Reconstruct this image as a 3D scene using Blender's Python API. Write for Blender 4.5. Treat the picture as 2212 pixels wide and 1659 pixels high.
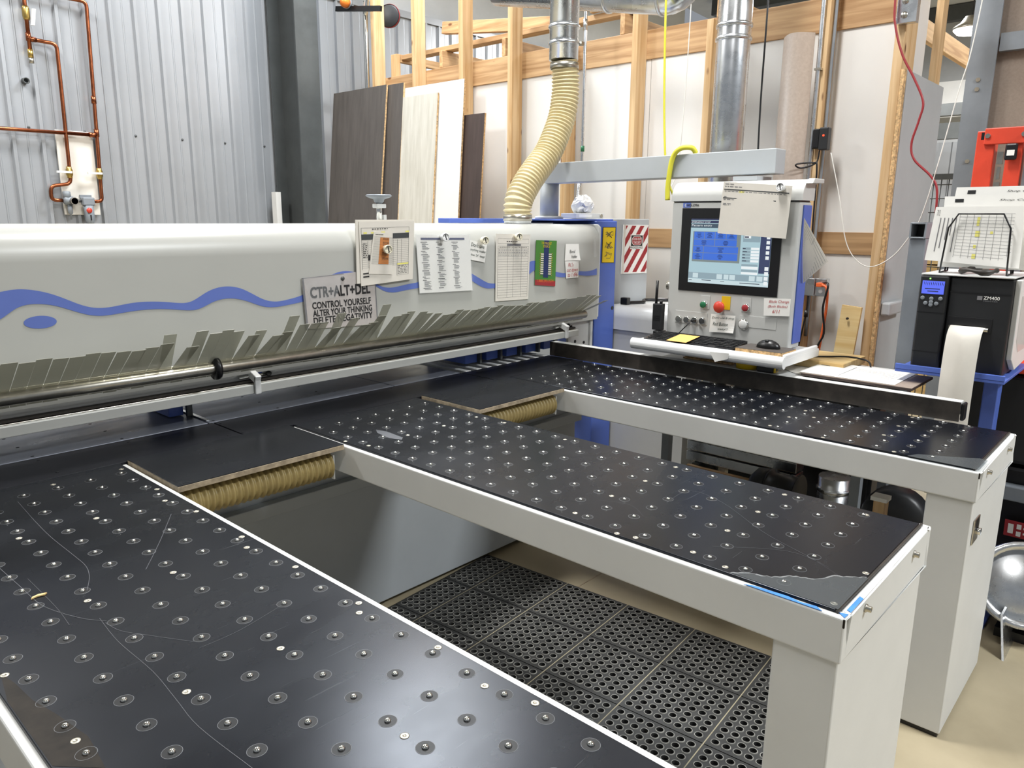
import bpy, bmesh, math, random
from mathutils import Vector, Matrix
random.seed(7)
for o in list(bpy.data.objects): bpy.data.objects.remove(o)
sc = bpy.context.scene
C = sc.collection
V = Vector
# ------------------------------------------------------------------ camera
yaw, pitch, roll = (math.radians(a) for a in (47.766, 12.546, -0.4417))
right = V((math.cos(yaw), -math.sin(yaw), 0))
fwd = V((math.sin(yaw)*math.cos(pitch), math.cos(yaw)*math.cos(pitch), -math.sin(pitch)))
down = fwd.cross(right)
r2 = right*math.cos(roll) + down*math.sin(roll)
d2 = down*math.cos(roll) - right*math.sin(roll)
cam = bpy.data.cameras.new('camera'); cam.sensor_width = 36; cam.lens = 1623.1/2212*36
cam.clip_start = 0.02; cam.clip_end = 100
camo = bpy.data.objects.new('camera', cam); C.objects.link(camo)
m = Matrix((r2, -d2, -fwd)).transposed().to_4x4(); m.translation = (0, 0, 1.71)
camo.matrix_world = m; sc.camera = camo
# ------------------------------------------------------------------ world, lamps of the hall and added fill lamps
w = bpy.data.worlds.new('hall'); sc.world = w; w.use_nodes = True
w.node_tree.nodes['Background'].inputs[0].default_value = (0.86, 0.92, 1, 1)
w.node_tree.nodes['Background'].inputs[1].default_value = 0.26
def lamp(loc, size, power, col=(1, .97, .92)):
    l = bpy.data.lights.new('bay_or_fill_lamp', 'AREA'); l.shape = 'RECTANGLE'; l.size = size[0]; l.size_y = size[1]
    l.energy = power; l.color = col
    o = bpy.data.objects.new('bay_or_fill_lamp', l); C.objects.link(o); o.location = loc
    return o
WH = (1, .99, .975)
lamp((4.2, 4.85, 5.2), (1.3, .9), 225, (.9, .95, 1))
lamp((0.3, 5.6, 5.2), (1.3, .5), 170, WH)
lamp((2.3, 2.0, 5.2), (1.3, .5), 165, WH)  # fill lamp, added to brighten the white wall panels
lamp((8.0, -1.4, 5.2), (1.3, .6), 350, (.95, .98, 1))
lamp((3.4, -3.2, 5.2), (1.5, .8), 330, (.94, .975, 1))
lamp((-1.6, -0.6, 5.3), (1.3, .5), 60, WH)
lamp((10.5, 3.2, 4.7), (1.3, .5), 260, WH)
lamp((13.0, 1.5, 4.6), (1.3, .5), 260, WH)  # fill lamp, added to lift the dark far end
vs = sc.view_settings
vs.view_transform = 'Standard'; vs.look = 'None'; vs.gamma = 1; vs.exposure = 0.28
try: vs.use_curve_mapping = False
except Exception: pass
# ------------------------------------------------------------------ materials
def lin(c):
    if isinstance(c, str):
        c = [int(c[i:i+2], 16)/255 for i in (0, 2, 4)]
    return [x/12.92 if x <= .04045 else ((x+.055)/1.055)**2.4 for x in c]
def mat(name, col, rough=.5, metal=0, var=.06, scale=6, bump=0, bscale=150, stretch=(1, 1, 1), spec=.5, col2=None, rvar=0, coat=0):
    mt = bpy.data.materials.new(name); mt.use_nodes = True
    n = mt.node_tree.nodes; L = mt.node_tree.links; b = n['Principled BSDF']
    c = lin(col)
    b.inputs['Roughness'].default_value = rough; b.inputs['Metallic'].default_value = metal
    b.inputs['Specular IOR Level'].default_value = spec
    b.inputs['Coat Weight'].default_value = coat; b.inputs['Coat Roughness'].default_value = .1
    b.inputs['Base Color'].default_value = (*c, 1)
    if var or bump or rvar:
        tc = n.new('ShaderNodeTexCoord'); mp = n.new('ShaderNodeMapping'); mp.inputs['Scale'].default_value = stretch
        L.new(tc.outputs['Object'], mp.inputs['Vector'])
        nz = n.new('ShaderNodeTexNoise'); nz.inputs['Scale'].default_value = scale; nz.inputs['Detail'].default_value = 6
        nz.inputs['Roughness'].default_value = .62
        L.new(mp.outputs[0], nz.inputs['Vector'])
        cr = n.new('ShaderNodeValToRGB'); cr.color_ramp.elements[0].position = .3; cr.color_ramp.elements[1].position = .7
        a = lin(col2) if col2 else [x*(1-var*2) for x in c]
        d = c if col2 else [min(1, x*(1+var*2)) for x in c]
        cr.color_ramp.elements[0].color = (*a, 1); cr.color_ramp.elements[1].color = (*d, 1)
        L.new(nz.outputs['Fac'], cr.inputs['Fac']); L.new(cr.outputs['Color'], b.inputs['Base Color'])
        if rvar:
            mr = n.new('ShaderNodeMapRange'); mr.inputs['From Min'].default_value = .3; mr.inputs['From Max'].default_value = .7
            mr.inputs['To Min'].default_value = max(.02, rough-rvar); mr.inputs['To Max'].default_value = rough+rvar
            L.new(nz.outputs['Fac'], mr.inputs['Value']); L.new(mr.outputs[0], b.inputs['Roughness'])
        if bump:
            n2 = n.new('ShaderNodeTexNoise'); n2.inputs['Scale'].default_value = bscale; n2.inputs['Detail'].default_value = 3
            L.new(mp.outputs[0], n2.inputs['Vector'])
            bp = n.new('ShaderNodeBump'); bp.inputs['Strength'].default_value = bump; bp.inputs['Distance'].default_value = .003
            L.new(n2.outputs['Fac'], bp.inputs['Height']); L.new(bp.outputs[0], b.inputs['Normal'])
    return mt
def scratch(mt, col, seeds):
    n = mt.node_tree.nodes; L = mt.node_tree.links; b = n['Principled BSDF']
    tc = n.new('ShaderNodeTexCoord'); cur = b.inputs['Base Color'].links[0].from_socket
    for ang, sx, sy, thr, amt in seeds:
        mp = n.new('ShaderNodeMapping'); mp.inputs['Rotation'].default_value = (0, 0, math.radians(ang)); mp.inputs['Scale'].default_value = (sx, sy, 1)
        mp.vector_type = 'TEXTURE' if False else 'POINT'
        L.new(tc.outputs['Object'], mp.inputs['Vector'])
        nz = n.new('ShaderNodeTexNoise'); nz.inputs['Scale'].default_value = 1; nz.inputs['Detail'].default_value = 2; L.new(mp.outputs[0], nz.inputs['Vector'])
        cr = n.new('ShaderNodeValToRGB'); cr.color_ramp.elements[0].position = thr; cr.color_ramp.elements[1].position = thr+.03
        cr.color_ramp.elements[0].color = (0, 0, 0, 1); cr.color_ramp.elements[1].color = (amt, amt, amt, 1)
        L.new(nz.outputs['Fac'], cr.inputs['Fac'])
        mx = n.new('ShaderNodeMix'); mx.data_type = 'RGBA'; mx.inputs['B'].default_value = (*lin(col), 1)
        L.new(cr.outputs['Color'], mx.inputs['Factor']); L.new(cur, mx.inputs['A']); cur = mx.outputs['Result']
    L.new(cur, b.inputs['Base Color'])
def emis(name, col, s=1.0):
    mt = bpy.data.materials.new(name); mt.use_nodes = True; b = mt.node_tree.nodes['Principled BSDF']
    b.inputs['Base Color'].default_value = (.02, .02, .02, 1); b.inputs['Roughness'].default_value = .25
    b.inputs['Emission Color'].default_value = (*lin(col), 1); b.inputs['Emission Strength'].default_value = s
    return mt
def clear(name, col, alpha, rough=.3):
    mt = bpy.data.materials.new(name); mt.use_nodes = True; n = mt.node_tree.nodes; L = mt.node_tree.links
    b = n['Principled BSDF']; b.inputs['Base Color'].default_value = (*lin(col), 1); b.inputs['Roughness'].default_value = rough
    t = n.new('ShaderNodeBsdfTransparent'); t.inputs[0].default_value = (*[min(1, .3+x) for x in lin(col)], 1)
    mx = n.new('ShaderNodeMixShader'); mx.inputs[0].default_value = alpha
    L.new(t.outputs[0], mx.inputs[1]); L.new(b.outputs[0], mx.inputs[2]); L.new(mx.outputs[0], n['Material Output'].inputs[0])
    return mt
def wood(name, axis, c1='d2b388', c2='bb9565', knots=True, contrast=1):
    mt = bpy.data.materials.new(name); mt.use_nodes = True; n = mt.node_tree.nodes; L = mt.node_tree.links
    b = n['Principled BSDF']; b.inputs['Roughness'].default_value = .62
    tc = n.new('ShaderNodeTexCoord'); mp = n.new('ShaderNodeMapping')
    s = [26, 26, 26]; s['xyz'.index(axis)] = 1.3; mp.inputs['Scale'].default_value = s
    L.new(tc.outputs['Object'], mp.inputs['Vector'])
    nz = n.new('ShaderNodeTexNoise'); nz.inputs['Scale'].default_value = 1.0; nz.inputs['Detail'].default_value = 5
    nz.inputs['Distortion'].default_value = .6
    L.new(mp.outputs[0], nz.inputs['Vector'])
    cr = n.new('ShaderNodeValToRGB'); cr.color_ramp.elements[0].position = .36; cr.color_ramp.elements[1].position = .62
    cr.color_ramp.elements[0].color = (*lin(c2), 1); cr.color_ramp.elements[1].color = (*lin(c1), 1)
    L.new(nz.outputs['Fac'], cr.inputs['Fac'])
    out = cr.outputs['Color']
    if knots:
        m2 = n.new('ShaderNodeMapping'); s = [7, 7, 7]; s['xyz'.index(axis)] = 3.2; m2.inputs['Scale'].default_value = s
        L.new(tc.outputs['Object'], m2.inputs['Vector'])
        vo = n.new('ShaderNodeTexVoronoi'); vo.inputs['Scale'].default_value = 1.0; L.new(m2.outputs[0], vo.inputs['Vector'])
        c2r = n.new('ShaderNodeValToRGB'); c2r.color_ramp.elements[0].position = .05; c2r.color_ramp.elements[1].position = .11
        c2r.color_ramp.elements[0].color = (1, 1, 1, 1); c2r.color_ramp.elements[1].color = (0, 0, 0, 1)
        L.new(vo.outputs['Distance'], c2r.inputs['Fac'])
        mx = n.new('ShaderNodeMix'); mx.data_type = 'RGBA'
        mx.inputs['B'].default_value = (*lin('6b4326'), 1)
        L.new(c2r.outputs['Color'], mx.inputs['Factor']); L.new(out, mx.inputs['A']); out = mx.outputs['Result']
    L.new(out, b.inputs['Base Color'])
    return mt
M = {}
M['coolgrey'] = mat('cool_grey_paint', 'b2b7ba', .45, var=.02, scale=3)
M['paint'] = mat('grey_machine_paint', 'd3d4d2', .48, var=.02, scale=3, spec=.45)
M['hoodpaint'] = mat('grey_hood_enamel', 'b4b5b0', .32, var=.015, scale=2, spec=.5)
M['conspaint'] = mat('console_grey', 'bfc0bd', .42, var=.02)
M['wear'] = mat('worn_brown_film', '241f19', .5, var=.25, scale=25, spec=.15)
M['scratch'] = mat('scratch_mark', '45474c', .5, var=0)
M['seam'] = mat('dusty_seam', 'a39a80', .8, var=.1)
M['white'] = mat('white_enamel', 'e4e5e4', .35, var=.015)
M['blue'] = mat('blue_enamel', '5069b8', .4, var=.03, scale=4)
M['decal'] = mat('blue_decal_film', '6175bc', .35, var=.02)
M['black'] = mat('black_phenolic', '121419', .27, var=.08, scale=2.2, rvar=.05, stretch=(1, 1.6, 1), spec=.24, coat=0)
M['black'].node_tree.nodes['Principled BSDF'].inputs['Specular Tint'].default_value = (.85, .9, 1, 1)
scratch(M['black'], '6a6c70', ((25, 5, 200, .73, .22), (-50, 4, 230, .735, .22), (70, 6, 180, .74, .2)))
M['edge'] = mat('worn_dark_edge', '322d28', .5, var=.25, scale=14)
M['steelplate'] = mat('worn_steel_plate', '7b7f89', .36, metal=.3, var=.16, scale=5, rvar=.1, stretch=(.6, 3, 1))
M['frontplate'] = mat('black_front_plate', '16171c', .33, var=.12, scale=4, spec=.2)
M['chrome'] = mat('bright_steel', 'dcdcd8', .13, metal=1, var=.0)
M['steel'] = mat('brushed_steel', 'b9b5aa', .3, metal=1, var=.06, scale=40)
M['ringdark'] = mat('nozzle_cup', '121315', .45, var=0, spec=.3)
M['ringlight'] = mat('nozzle_rim', '6a6c70', .5, var=0)
M['cap'] = mat('aluminium_rivet', 'b9b4a6', .4, metal=.8, var=0)
M['galv'] = mat('galvanised_sheet', 'd2d5d8', .28, metal=1, var=.05, scale=9, rvar=.05)
M['hose'] = mat('tan_hose_plastic', 'd3c49a', .45, var=.06, scale=20)
M['hosed'] = mat('amber_hose_plastic', '9c8a5a', .42, var=.08, scale=20)
M['rubberw'] = mat('worn_black_rubber', '8a8983', .5, var=.2, scale=30)
M['fillwood'] = mat('worn_board_edge', 'a2937c', .7, var=.2, scale=30)
M['rubber'] = mat('black_rubber', '353534', .6, var=.2, scale=9, bump=.1, bscale=90)
M['blackpl'] = mat('black_plastic', '141416', .35, var=0)
M['darkpl'] = mat('charcoal_plastic', '1f2022', .42, var=.1)
M['concrete'] = mat('concrete_floor', 'b3a78c', .5, var=.12, scale=2.2, bump=.15, bscale=25, col2='a0947a', rvar=.08)
M['liner'] = mat('white_liner_sheet', 'a0a3a7', .3, metal=.3, var=.02, scale=2, bump=.03, bscale=2)
M['insul'] = mat('white_insulation', 'bfc1c1', .7, var=.05, scale=1.2, bump=.3, bscale=3)
M['darksteel'] = mat('dark_grey_steel', '4c4f4f', .5, metal=.2, var=.06)
M['midsteel'] = mat('grey_primed_steel', '848a90', .5, metal=.1, var=.04)
M['woodz'] = wood('spruce_upright', 'z')
M['woody'] = wood('spruce_lengthwise', 'y', 'c5a176', 'a17b52')
M['woodx'] = wood('spruce_crosswise', 'x', 'c9a67a', 'a37e55')
M['pine'] = wood('pale_pine', 'y', 'e8cf98', 'd6b375', knots=False)
M['rail'] = wood('oak_rail', 'y', 'bd9a70', '9f7d57', knots=False)
M['osb'] = mat('chipboard_edge', 'c4a274', .8, var=.3, scale=60, bump=.4, bscale=80)
M['melamine'] = mat('white_melamine', 'e0deda', .42, var=.012, scale=2)
M['retpanel'] = mat('pale_grey_board', 'b0b4b6', .5, var=.03, scale=3)
M['darkoak'] = mat('dark_oak_laminate', '5a5450', .5, var=.15, scale=9, stretch=(3, 3, .12), col2='4a4541')
M['brownlam'] = mat('brown_laminate', '4a3d38', .45, var=.2, scale=8, stretch=(3, 3, .1), col2='382d2a')
M['ash'] = mat('pale_ash_laminate', 'cfcbc0', .5, var=.05, scale=9, stretch=(4, 4, .08), col2='b9b4a7')
M['taupe'] = mat('taupe_laminate', '9a8b7e', .55, var=.05, scale=60)
M['paper'] = mat('paper', 'ecebe6', .75, var=.012, scale=9)
M['signgrey'] = mat('weathered_sign_face', 'b5afac', .55, var=.05, scale=14)
M['paperg'] = mat('off_white_paper', 'dcd7cd', .75, var=.02, scale=9)
M['ink'] = mat('black_ink', '1b1b1d', .6, var=0)
M['grey_ink'] = mat('grey_ink', '77777a', .7, var=0)
M['dgrey'] = mat('dark_grey_print', '3f4243', .7, var=0)
M['redink'] = mat('red_ink', 'b02a30', .6, var=0)
M['greenink'] = mat('dark_green_ink', '20352c', .6, var=0)
M['navy'] = mat('navy_print', '1d2c5e', .6, var=0)
M['yellowhl'] = mat('yellow_highlight', 'e6e07a', .7, var=0)
M['orangep'] = mat('orange_print', 'd08545', .7, var=0)
M['redp'] = mat('dark_red_print', '9b2a30', .6, var=0)
M['yellow'] = mat('yellow_plastic', 'e0bb18', .45, var=.03)
M['ylabel'] = mat('yellow_label_film', 'd9b80f', .5, var=.03)
M['red'] = mat('red_plastic', 'c8402f', .4, var=.03)
M['redpaint'] = mat('orange_red_enamel', 'd1432a', .42, var=.05)
M['green'] = mat('green_plastic', '1f6b45', .4, var=0)
M['greenp'] = mat('green_print', '467f33', .5, var=.04)
M['orange'] = mat('amber_lens', 'd9772a', .3, var=0)
M['sticky'] = mat('orange_sticky_note', 'f0b765', .7, var=.02)
M['knob'] = mat('cream_magnet_plastic', 'e3dcc4', .45, var=.02)
M['copper'] = mat('copper_pipe', 'b06a47', .28, metal=1, var=.14, scale=12, col2='7c452f')
M['brass'] = mat('brass', 'c0a561', .3, metal=1, var=.04)
M['vinyl'] = clear('milky_vinyl', 'bbbbb0', .5, .3)
M['crease'] = clear('crinkled_tape', 'd0d3d4', .3, .2)
M['film'] = clear('clear_film', 'dfe3e6', .08, .1)
M['tapeclear'] = clear('clear_tape', 'a8acae', .13, .2)
M['bluetape'] = mat('blue_masking_tape', '3f7fcc', .7, var=.1, scale=30)
M['redcable'] = mat('red_cable', '8e2b2f', .4, var=0)
M['ycable'] = mat('yellow_cable', 'd8d23e', .45, var=0)
M['ocable'] = mat('orange_cable', 'd8622f', .45, var=0)
M['wcable'] = mat('white_cable', 'dcdad2', .5, var=0)
M['bag'] = mat('crumpled_white_bag', 'e2e2e0', .22, var=.03, scale=12)
M['window'] = clear('clear_plastic_window', 'e6e3e0', .3, .12)
M['lcd'] = emis('blue_lcd', '5b6df0', .9)
M['lampglow'] = emis('lit_lamp_lens', 'fff6e8', 14)
M['redglow'] = emis('red_indicator', 'ff3b1e', 3)
M['greenglow'] = emis('green_indicator', '7dff5a', 3)
for k, c, s in (('s_base', 'bfe0ea', .62), ('s_navy', '2c3566', .5), ('s_title', '4d6478', .5), ('s_blue', '3f74e0', .72), ('s_grey', '9aa9a8', .5),
                ('s_light', 'd5e9ee', .7), ('s_white', 'f2f8fa', .75), ('s_bar', 'a9c3cf', .55), ('s_col', '46527c', .5), ('s_text', '24305c', .3), ('s_line', '7d9ccf', .6)):
    M[k] = emis(k, c, s)
# ------------------------------------------------------------------ mesh helpers
ORG = {}
class MB:
    def __init__(s): s.v = []; s.f = []; s.mi = []; s.sm = []
    def add(s, vs, fs, m=0, smooth=False):
        b = len(s.v); s.v += [tuple(p) for p in vs]
        for f in fs: s.f.append([b+i for i in f]); s.mi.append(m); s.sm.append(smooth)
        return s
    def box(s, x0, x1, y0, y1, z0, z1, m=0):
        return s.add([(x, y, z) for x in (x0, x1) for y in (y0, y1) for z in (z0, z1)],
            [(0, 1, 3, 2), (4, 6, 7, 5), (0, 4, 5, 1), (2, 3, 7, 6), (0, 2, 6, 4), (1, 5, 7, 3)], m)
    def obox(s, c, a, b, n, m=0):   # centre, three half-edge vectors
        c, a, b, n = V(c), V(a), V(b), V(n)
        return s.add([c+i*a+j*b+k*n for i in (-1, 1) for j in (-1, 1) for k in (-1, 1)],
            [(0, 1, 3, 2), (4, 6, 7, 5), (0, 4, 5, 1), (2, 3, 7, 6), (0, 2, 6, 4), (1, 5, 7, 3)], m)
    def quad(s, a, b, c, d, m=0): return s.add([a, b, c, d], [(0, 1, 2, 3)], m)
    def tube(s, path, r, n=12, m=0, cap=True, smooth=True):
        P = [V(p) for p in path]; R = r if isinstance(r, (list, tuple)) else [r]*len(P)
        t = (P[1]-P[0]).normalized(); u = t.orthogonal().normalized(); vs = []
        for i, p in enumerate(P):
            if i == 0: tt = (P[1]-P[0])
            elif i == len(P)-1: tt = P[-1]-P[-2]
            else: tt = (P[i+1]-P[i]).normalized()+(P[i]-P[i-1]).normalized()
            tt = tt.normalized() if tt.length > 1e-9 else t
            u = (u-tt*u.dot(tt)).normalized(); w_ = tt.cross(u); t = tt
            vs += [p+(u*math.cos(a)+w_*math.sin(a))*R[i] for a in (2*math.pi*k/n for k in range(n))]
        fs = [(i*n+k, i*n+(k+1) % n, (i+1)*n+(k+1) % n, (i+1)*n+k) for i in range(len(P)-1) for k in range(n)]
        s.add(vs, fs, m, smooth)
        if cap:
            s.add(vs[:n], [tuple(range(n-1, -1, -1))], m); s.add(vs[-n:], [tuple(range(n))], m)
        return s
    def cyl(s, p0, p1, r, n=16, m=0, r1=None): return s.tube([p0, p1], [r, r if r1 is None else r1], n, m)
    def lathe(s, prof, o, ax, n=20, m=0, smooth=True, caps=True):   # prof: (radius, height)
        ax = V(ax).normalized(); u = ax.orthogonal().normalized(); w_ = ax.cross(u); o = V(o)
        vs = [o+ax*h+(u*math.cos(a)+w_*math.sin(a))*r for r, h in prof for a in (2*math.pi*k/n for k in range(n))]
        fs = [(i*n+k, i*n+(k+1) % n, (i+1)*n+(k+1) % n, (i+1)*n+k) for i in range(len(prof)-1) for k in range(n)]
        s.add(vs, fs, m, smooth)
        if caps and prof[0][0] > 1e-4: s.add(vs[:n], [tuple(range(n-1, -1, -1))], m)
        if caps and prof[-1][0] > 1e-4: s.add(vs[-n:], [tuple(range(n))], m)
        return s
    def prism(s, poly, fn, w0, w1, m=0):   # fn(u, v, w) -> point
        n = len(poly)
        vs = [fn(u, v, w0) for u, v in poly]+[fn(u, v, w1) for u, v in poly]
        return s.add(vs, [tuple(range(n-1, -1, -1)), tuple(range(n, 2*n))]+[(i, (i+1) % n, n+(i+1) % n, n+i) for i in range(n)], m)
    def ball(s, c, rx, ry, rz, n=16, m=0):
        k = n//2; vs = []; 
        for i in range(k+1):
            a = math.pi*i/k
            vs += [(c[0]+rx*math.sin(a)*math.cos(2*math.pi*j/n), c[1]+ry*math.sin(a)*math.sin(2*math.pi*j/n), c[2]-rz*math.cos(a)) for j in range(n)]
        return s.add(vs, [(i*n+j, i*n+(j+1) % n, (i+1)*n+(j+1) % n, (i+1)*n+j) for i in range(k) for j in range(n)], m, True)
    def mesh(s, name, mats, org=V((0, 0, 0))):
        me = bpy.data.meshes.new(name)
        me.from_pydata([tuple(V(p)-org) for p in s.v], [], s.f)
        for x in (mats if isinstance(mats, (list, tuple)) else [mats]): me.materials.append(M[x])
        me.polygons.foreach_set('material_index', s.mi); me.polygons.foreach_set('use_smooth', s.sm)
        bm = bmesh.new(); bm.from_mesh(me); bmesh.ops.remove_doubles(bm, verts=bm.verts, dist=1e-6); bmesh.ops.recalc_face_normals(bm, faces=bm.faces); bm.to_mesh(me); bm.free()
        me.update(); return me
    def build(s, name, mats, parent=None, bevel=0, seg=2, base=None):
        org = ORG[parent] if parent else V(base if base else (0, 0, 0))
        o = bpy.data.objects.new(name, s.mesh(name, mats, org)); C.objects.link(o)
        if parent: o.parent = parent
        else: o.location = org
        ORG[o] = org
        if bevel:
            b = o.modifiers.new('bevel', 'BEVEL'); b.width = bevel; b.segments = seg; b.limit_method = 'ANGLE'; b.angle_limit = .6
        return o
def wnorm(o):
    for p in o.data.polygons: p.use_smooth = True
    w_ = o.modifiers.new('normals', 'WEIGHTED_NORMAL'); w_.keep_sharp = True; w_.weight = 80
    for e in o.data.edges: pass
    bm = bmesh.new(); bm.from_mesh(o.data)
    for e in bm.edges:
        if len(e.link_faces) == 2 and e.calc_face_angle(0) > .6: e.smooth = False
    bm.to_mesh(o.data); bm.free(); return o
def tag(o, label, cat, group=None, kind=None):
    o['label'] = label; o['category'] = cat
    if group: o['group'] = group
    if kind: o['kind'] = kind
    return o
def thing(name, label, cat, loc, group=None):
    o = bpy.data.objects.new(name, None); C.objects.link(o); o.location = loc; ORG[o] = V(loc); o.empty_display_size = .1
    return tag(o, label, cat, group)
def struct(o): o['kind'] = 'structure'; return o
def sroot(name, loc=(0, 0, 0)):
    o = bpy.data.objects.new(name, None); C.objects.link(o); o.location = loc; ORG[o] = V(loc); o['kind'] = 'structure'; return o
def piece(name, me, pos, parent, rot=None):
    o = bpy.data.objects.new(name, me); C.objects.link(o); o.parent = parent; o.location = V(pos)-ORG[parent]
    if rot: o.rotation_euler = rot
    ORG[o] = V(pos); return o
def one(f, *a, **k): mb = MB(); getattr(mb, f)(*a, **k); return mb
def arcpts(c, r, a0, a1, n): return [(c[0]+r*math.cos(math.radians(a0+(a1-a0)*i/n)), c[1]+r*math.sin(math.radians(a0+(a1-a0)*i/n))) for i in range(n+1)]
def spline(P, k=6):
    P = [V(p) for p in P]; out = []
    for i in range(len(P)-1):
        a, b, c, d = P[max(i-1, 0)], P[i], P[i+1], P[min(i+2, len(P)-1)]
        for j in range(k):
            t = j/k
            out.append(.5*((2*b)+(c-a)*t+(2*a-5*b+4*c-d)*t*t+(3*b-a-3*c+d)*t**3))
    return out+[P[-1]]
def mark(name, text, o, xd, yd, m, parent, w=None, h=None, shear=0, align='LEFT', bold=0):
    """flat lettering; o = lower left corner, xd / yd unit directions, w / h = size of the text block"""
    cu = bpy.data.curves.new(name, 'FONT'); cu.body = text; cu.size = 1; cu.shear = shear; cu.align_x = align; cu.resolution_u = 3
    t = bpy.data.objects.new('tmp', cu); C.objects.link(t)
    bpy.context.view_layer.update()
    me = bpy.data.meshes.new_from_object(t.evaluated_get(bpy.context.evaluated_depsgraph_get()))
    bpy.data.objects.remove(t); bpy.data.curves.remove(cu)
    xs = [v.co.x for v in me.vertices]; ys = [v.co.y for v in me.vertices]
    x0, x1, y0, y1 = min(xs), max(xs), min(ys), max(ys)
    sy = h/(y1-y0) if h else w/(x1-x0); sx = w/(x1-x0) if w else sy
    o, xd, yd = V(o), V(xd), V(yd)
    base_ = [(v.co.x, v.co.y) for v in me.vertices]; pol = [tuple(p.vertices) for p in me.polygons]; nv = len(base_); V_ = []; F_ = []
    offs = [(0, 0)] if not bold else [(-bold, -bold), (bold, -bold), (-bold, bold), (bold, bold)]
    for q_, (ox, oy) in enumerate(offs):
        V_ += [tuple(o+xd*((x_+ox-x0)*sx)+yd*((y_+oy-y0)*sy)-ORG[parent]+xd.cross(yd)*.00005*q_) for x_, y_ in base_]
        F_ += [tuple(i_+nv*q_ for i_ in p_) for p_ in pol]
    bpy.data.meshes.remove(me); me = bpy.data.meshes.new(name); me.from_pydata(V_, [], F_)
    me.materials.clear(); me.materials.append(M[m]); me.name = name
    ob = bpy.data.objects.new(name, me); C.objects.link(ob); ob.parent = parent; ORG[ob] = ORG[parent]
    return ob
class Sheet:
    """a paper or sign given by its four corners TL TR BR BL; u to the right, v downwards"""
    def __init__(s, corners, front):
        s.c = [V(p) for p in corners]; n = (s.c[1]-s.c[0]).cross(s.c[3]-s.c[0]).normalized()
        if n.dot(V(front)) < 0: n = -n
        s.n = n; s.xd = (s.c[1]-s.c[0]+s.c[2]-s.c[3]); s.w = s.xd.length/2; s.xd.normalize()
        s.yd = (s.c[0]-s.c[3]+s.c[1]-s.c[2]); s.h = s.yd.length/2; s.yd.normalize()
    def P(s, u, v, k=0):
        a, b, c, d = s.c
        return a*(1-u)*(1-v)+b*u*(1-v)+c*u*v+d*(1-u)*v+s.n*k
    def body(s, name, m, t=.0012, parent=None, curl=0, bow=0):
        mb = MB(); N = 8
        def off(u, v): return curl*max(0, (u+v-1.45))**2*6+bow*math.sin(math.pi*u)*v
        g = [[s.P(i/N, j/N, off(i/N, j/N)) for i in range(N+1)] for j in range(N+1)]
        top = [p+s.n*t for r in g for p in r]; bot = [p for r in g for p in r]; K = (N+1)**2
        ix = lambda i, j: j*(N+1)+i
        fs = [(ix(i, j), ix(i+1, j), ix(i+1, j+1), ix(i, j+1)) for i in range(N) for j in range(N)]
        mb.add(top+bot, fs+[tuple(K+q for q in f[::-1]) for f in fs]
            + [(ix(i, 0), K+ix(i, 0), K+ix(i+1, 0), ix(i+1, 0)) for i in range(N)]+[(ix(i+1, N), K+ix(i+1, N), K+ix(i, N), ix(i, N)) for i in range(N)]
            + [(ix(0, i+1), K+ix(0, i+1), K+ix(0, i), ix(0, i)) for i in range(N)]+[(ix(N, i), K+ix(N, i), K+ix(N, i+1), ix(N, i+1)) for i in range(N)])
        s.t = t
        o = mb.build(name, m, parent, base=None if parent else s.c[3]); s.o = o; return o
    def rects(s, name, m, L, k=.0006, each=False):
        if each:
            for r in L: s.rects(name, m, [r], k)
            return
        mb = MB()
        for u0, v0, u1, v1 in L: mb.quad(s.P(u0, v0, s.t+k), s.P(u1, v0, s.t+k), s.P(u1, v1, s.t+k), s.P(u0, v1, s.t+k))
        return mb.build(name, m, s.o)
    def text(s, txt, u, v, w, h, m, shear=0, align='LEFT', bold=0, name='lettering', k=.0008):   # (u, v) lower left
        return mark(name, txt, s.P(u, v, s.t+k), s.xd, s.yd, m, s.o, w*s.w, h*s.h, shear, align, bold)
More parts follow.
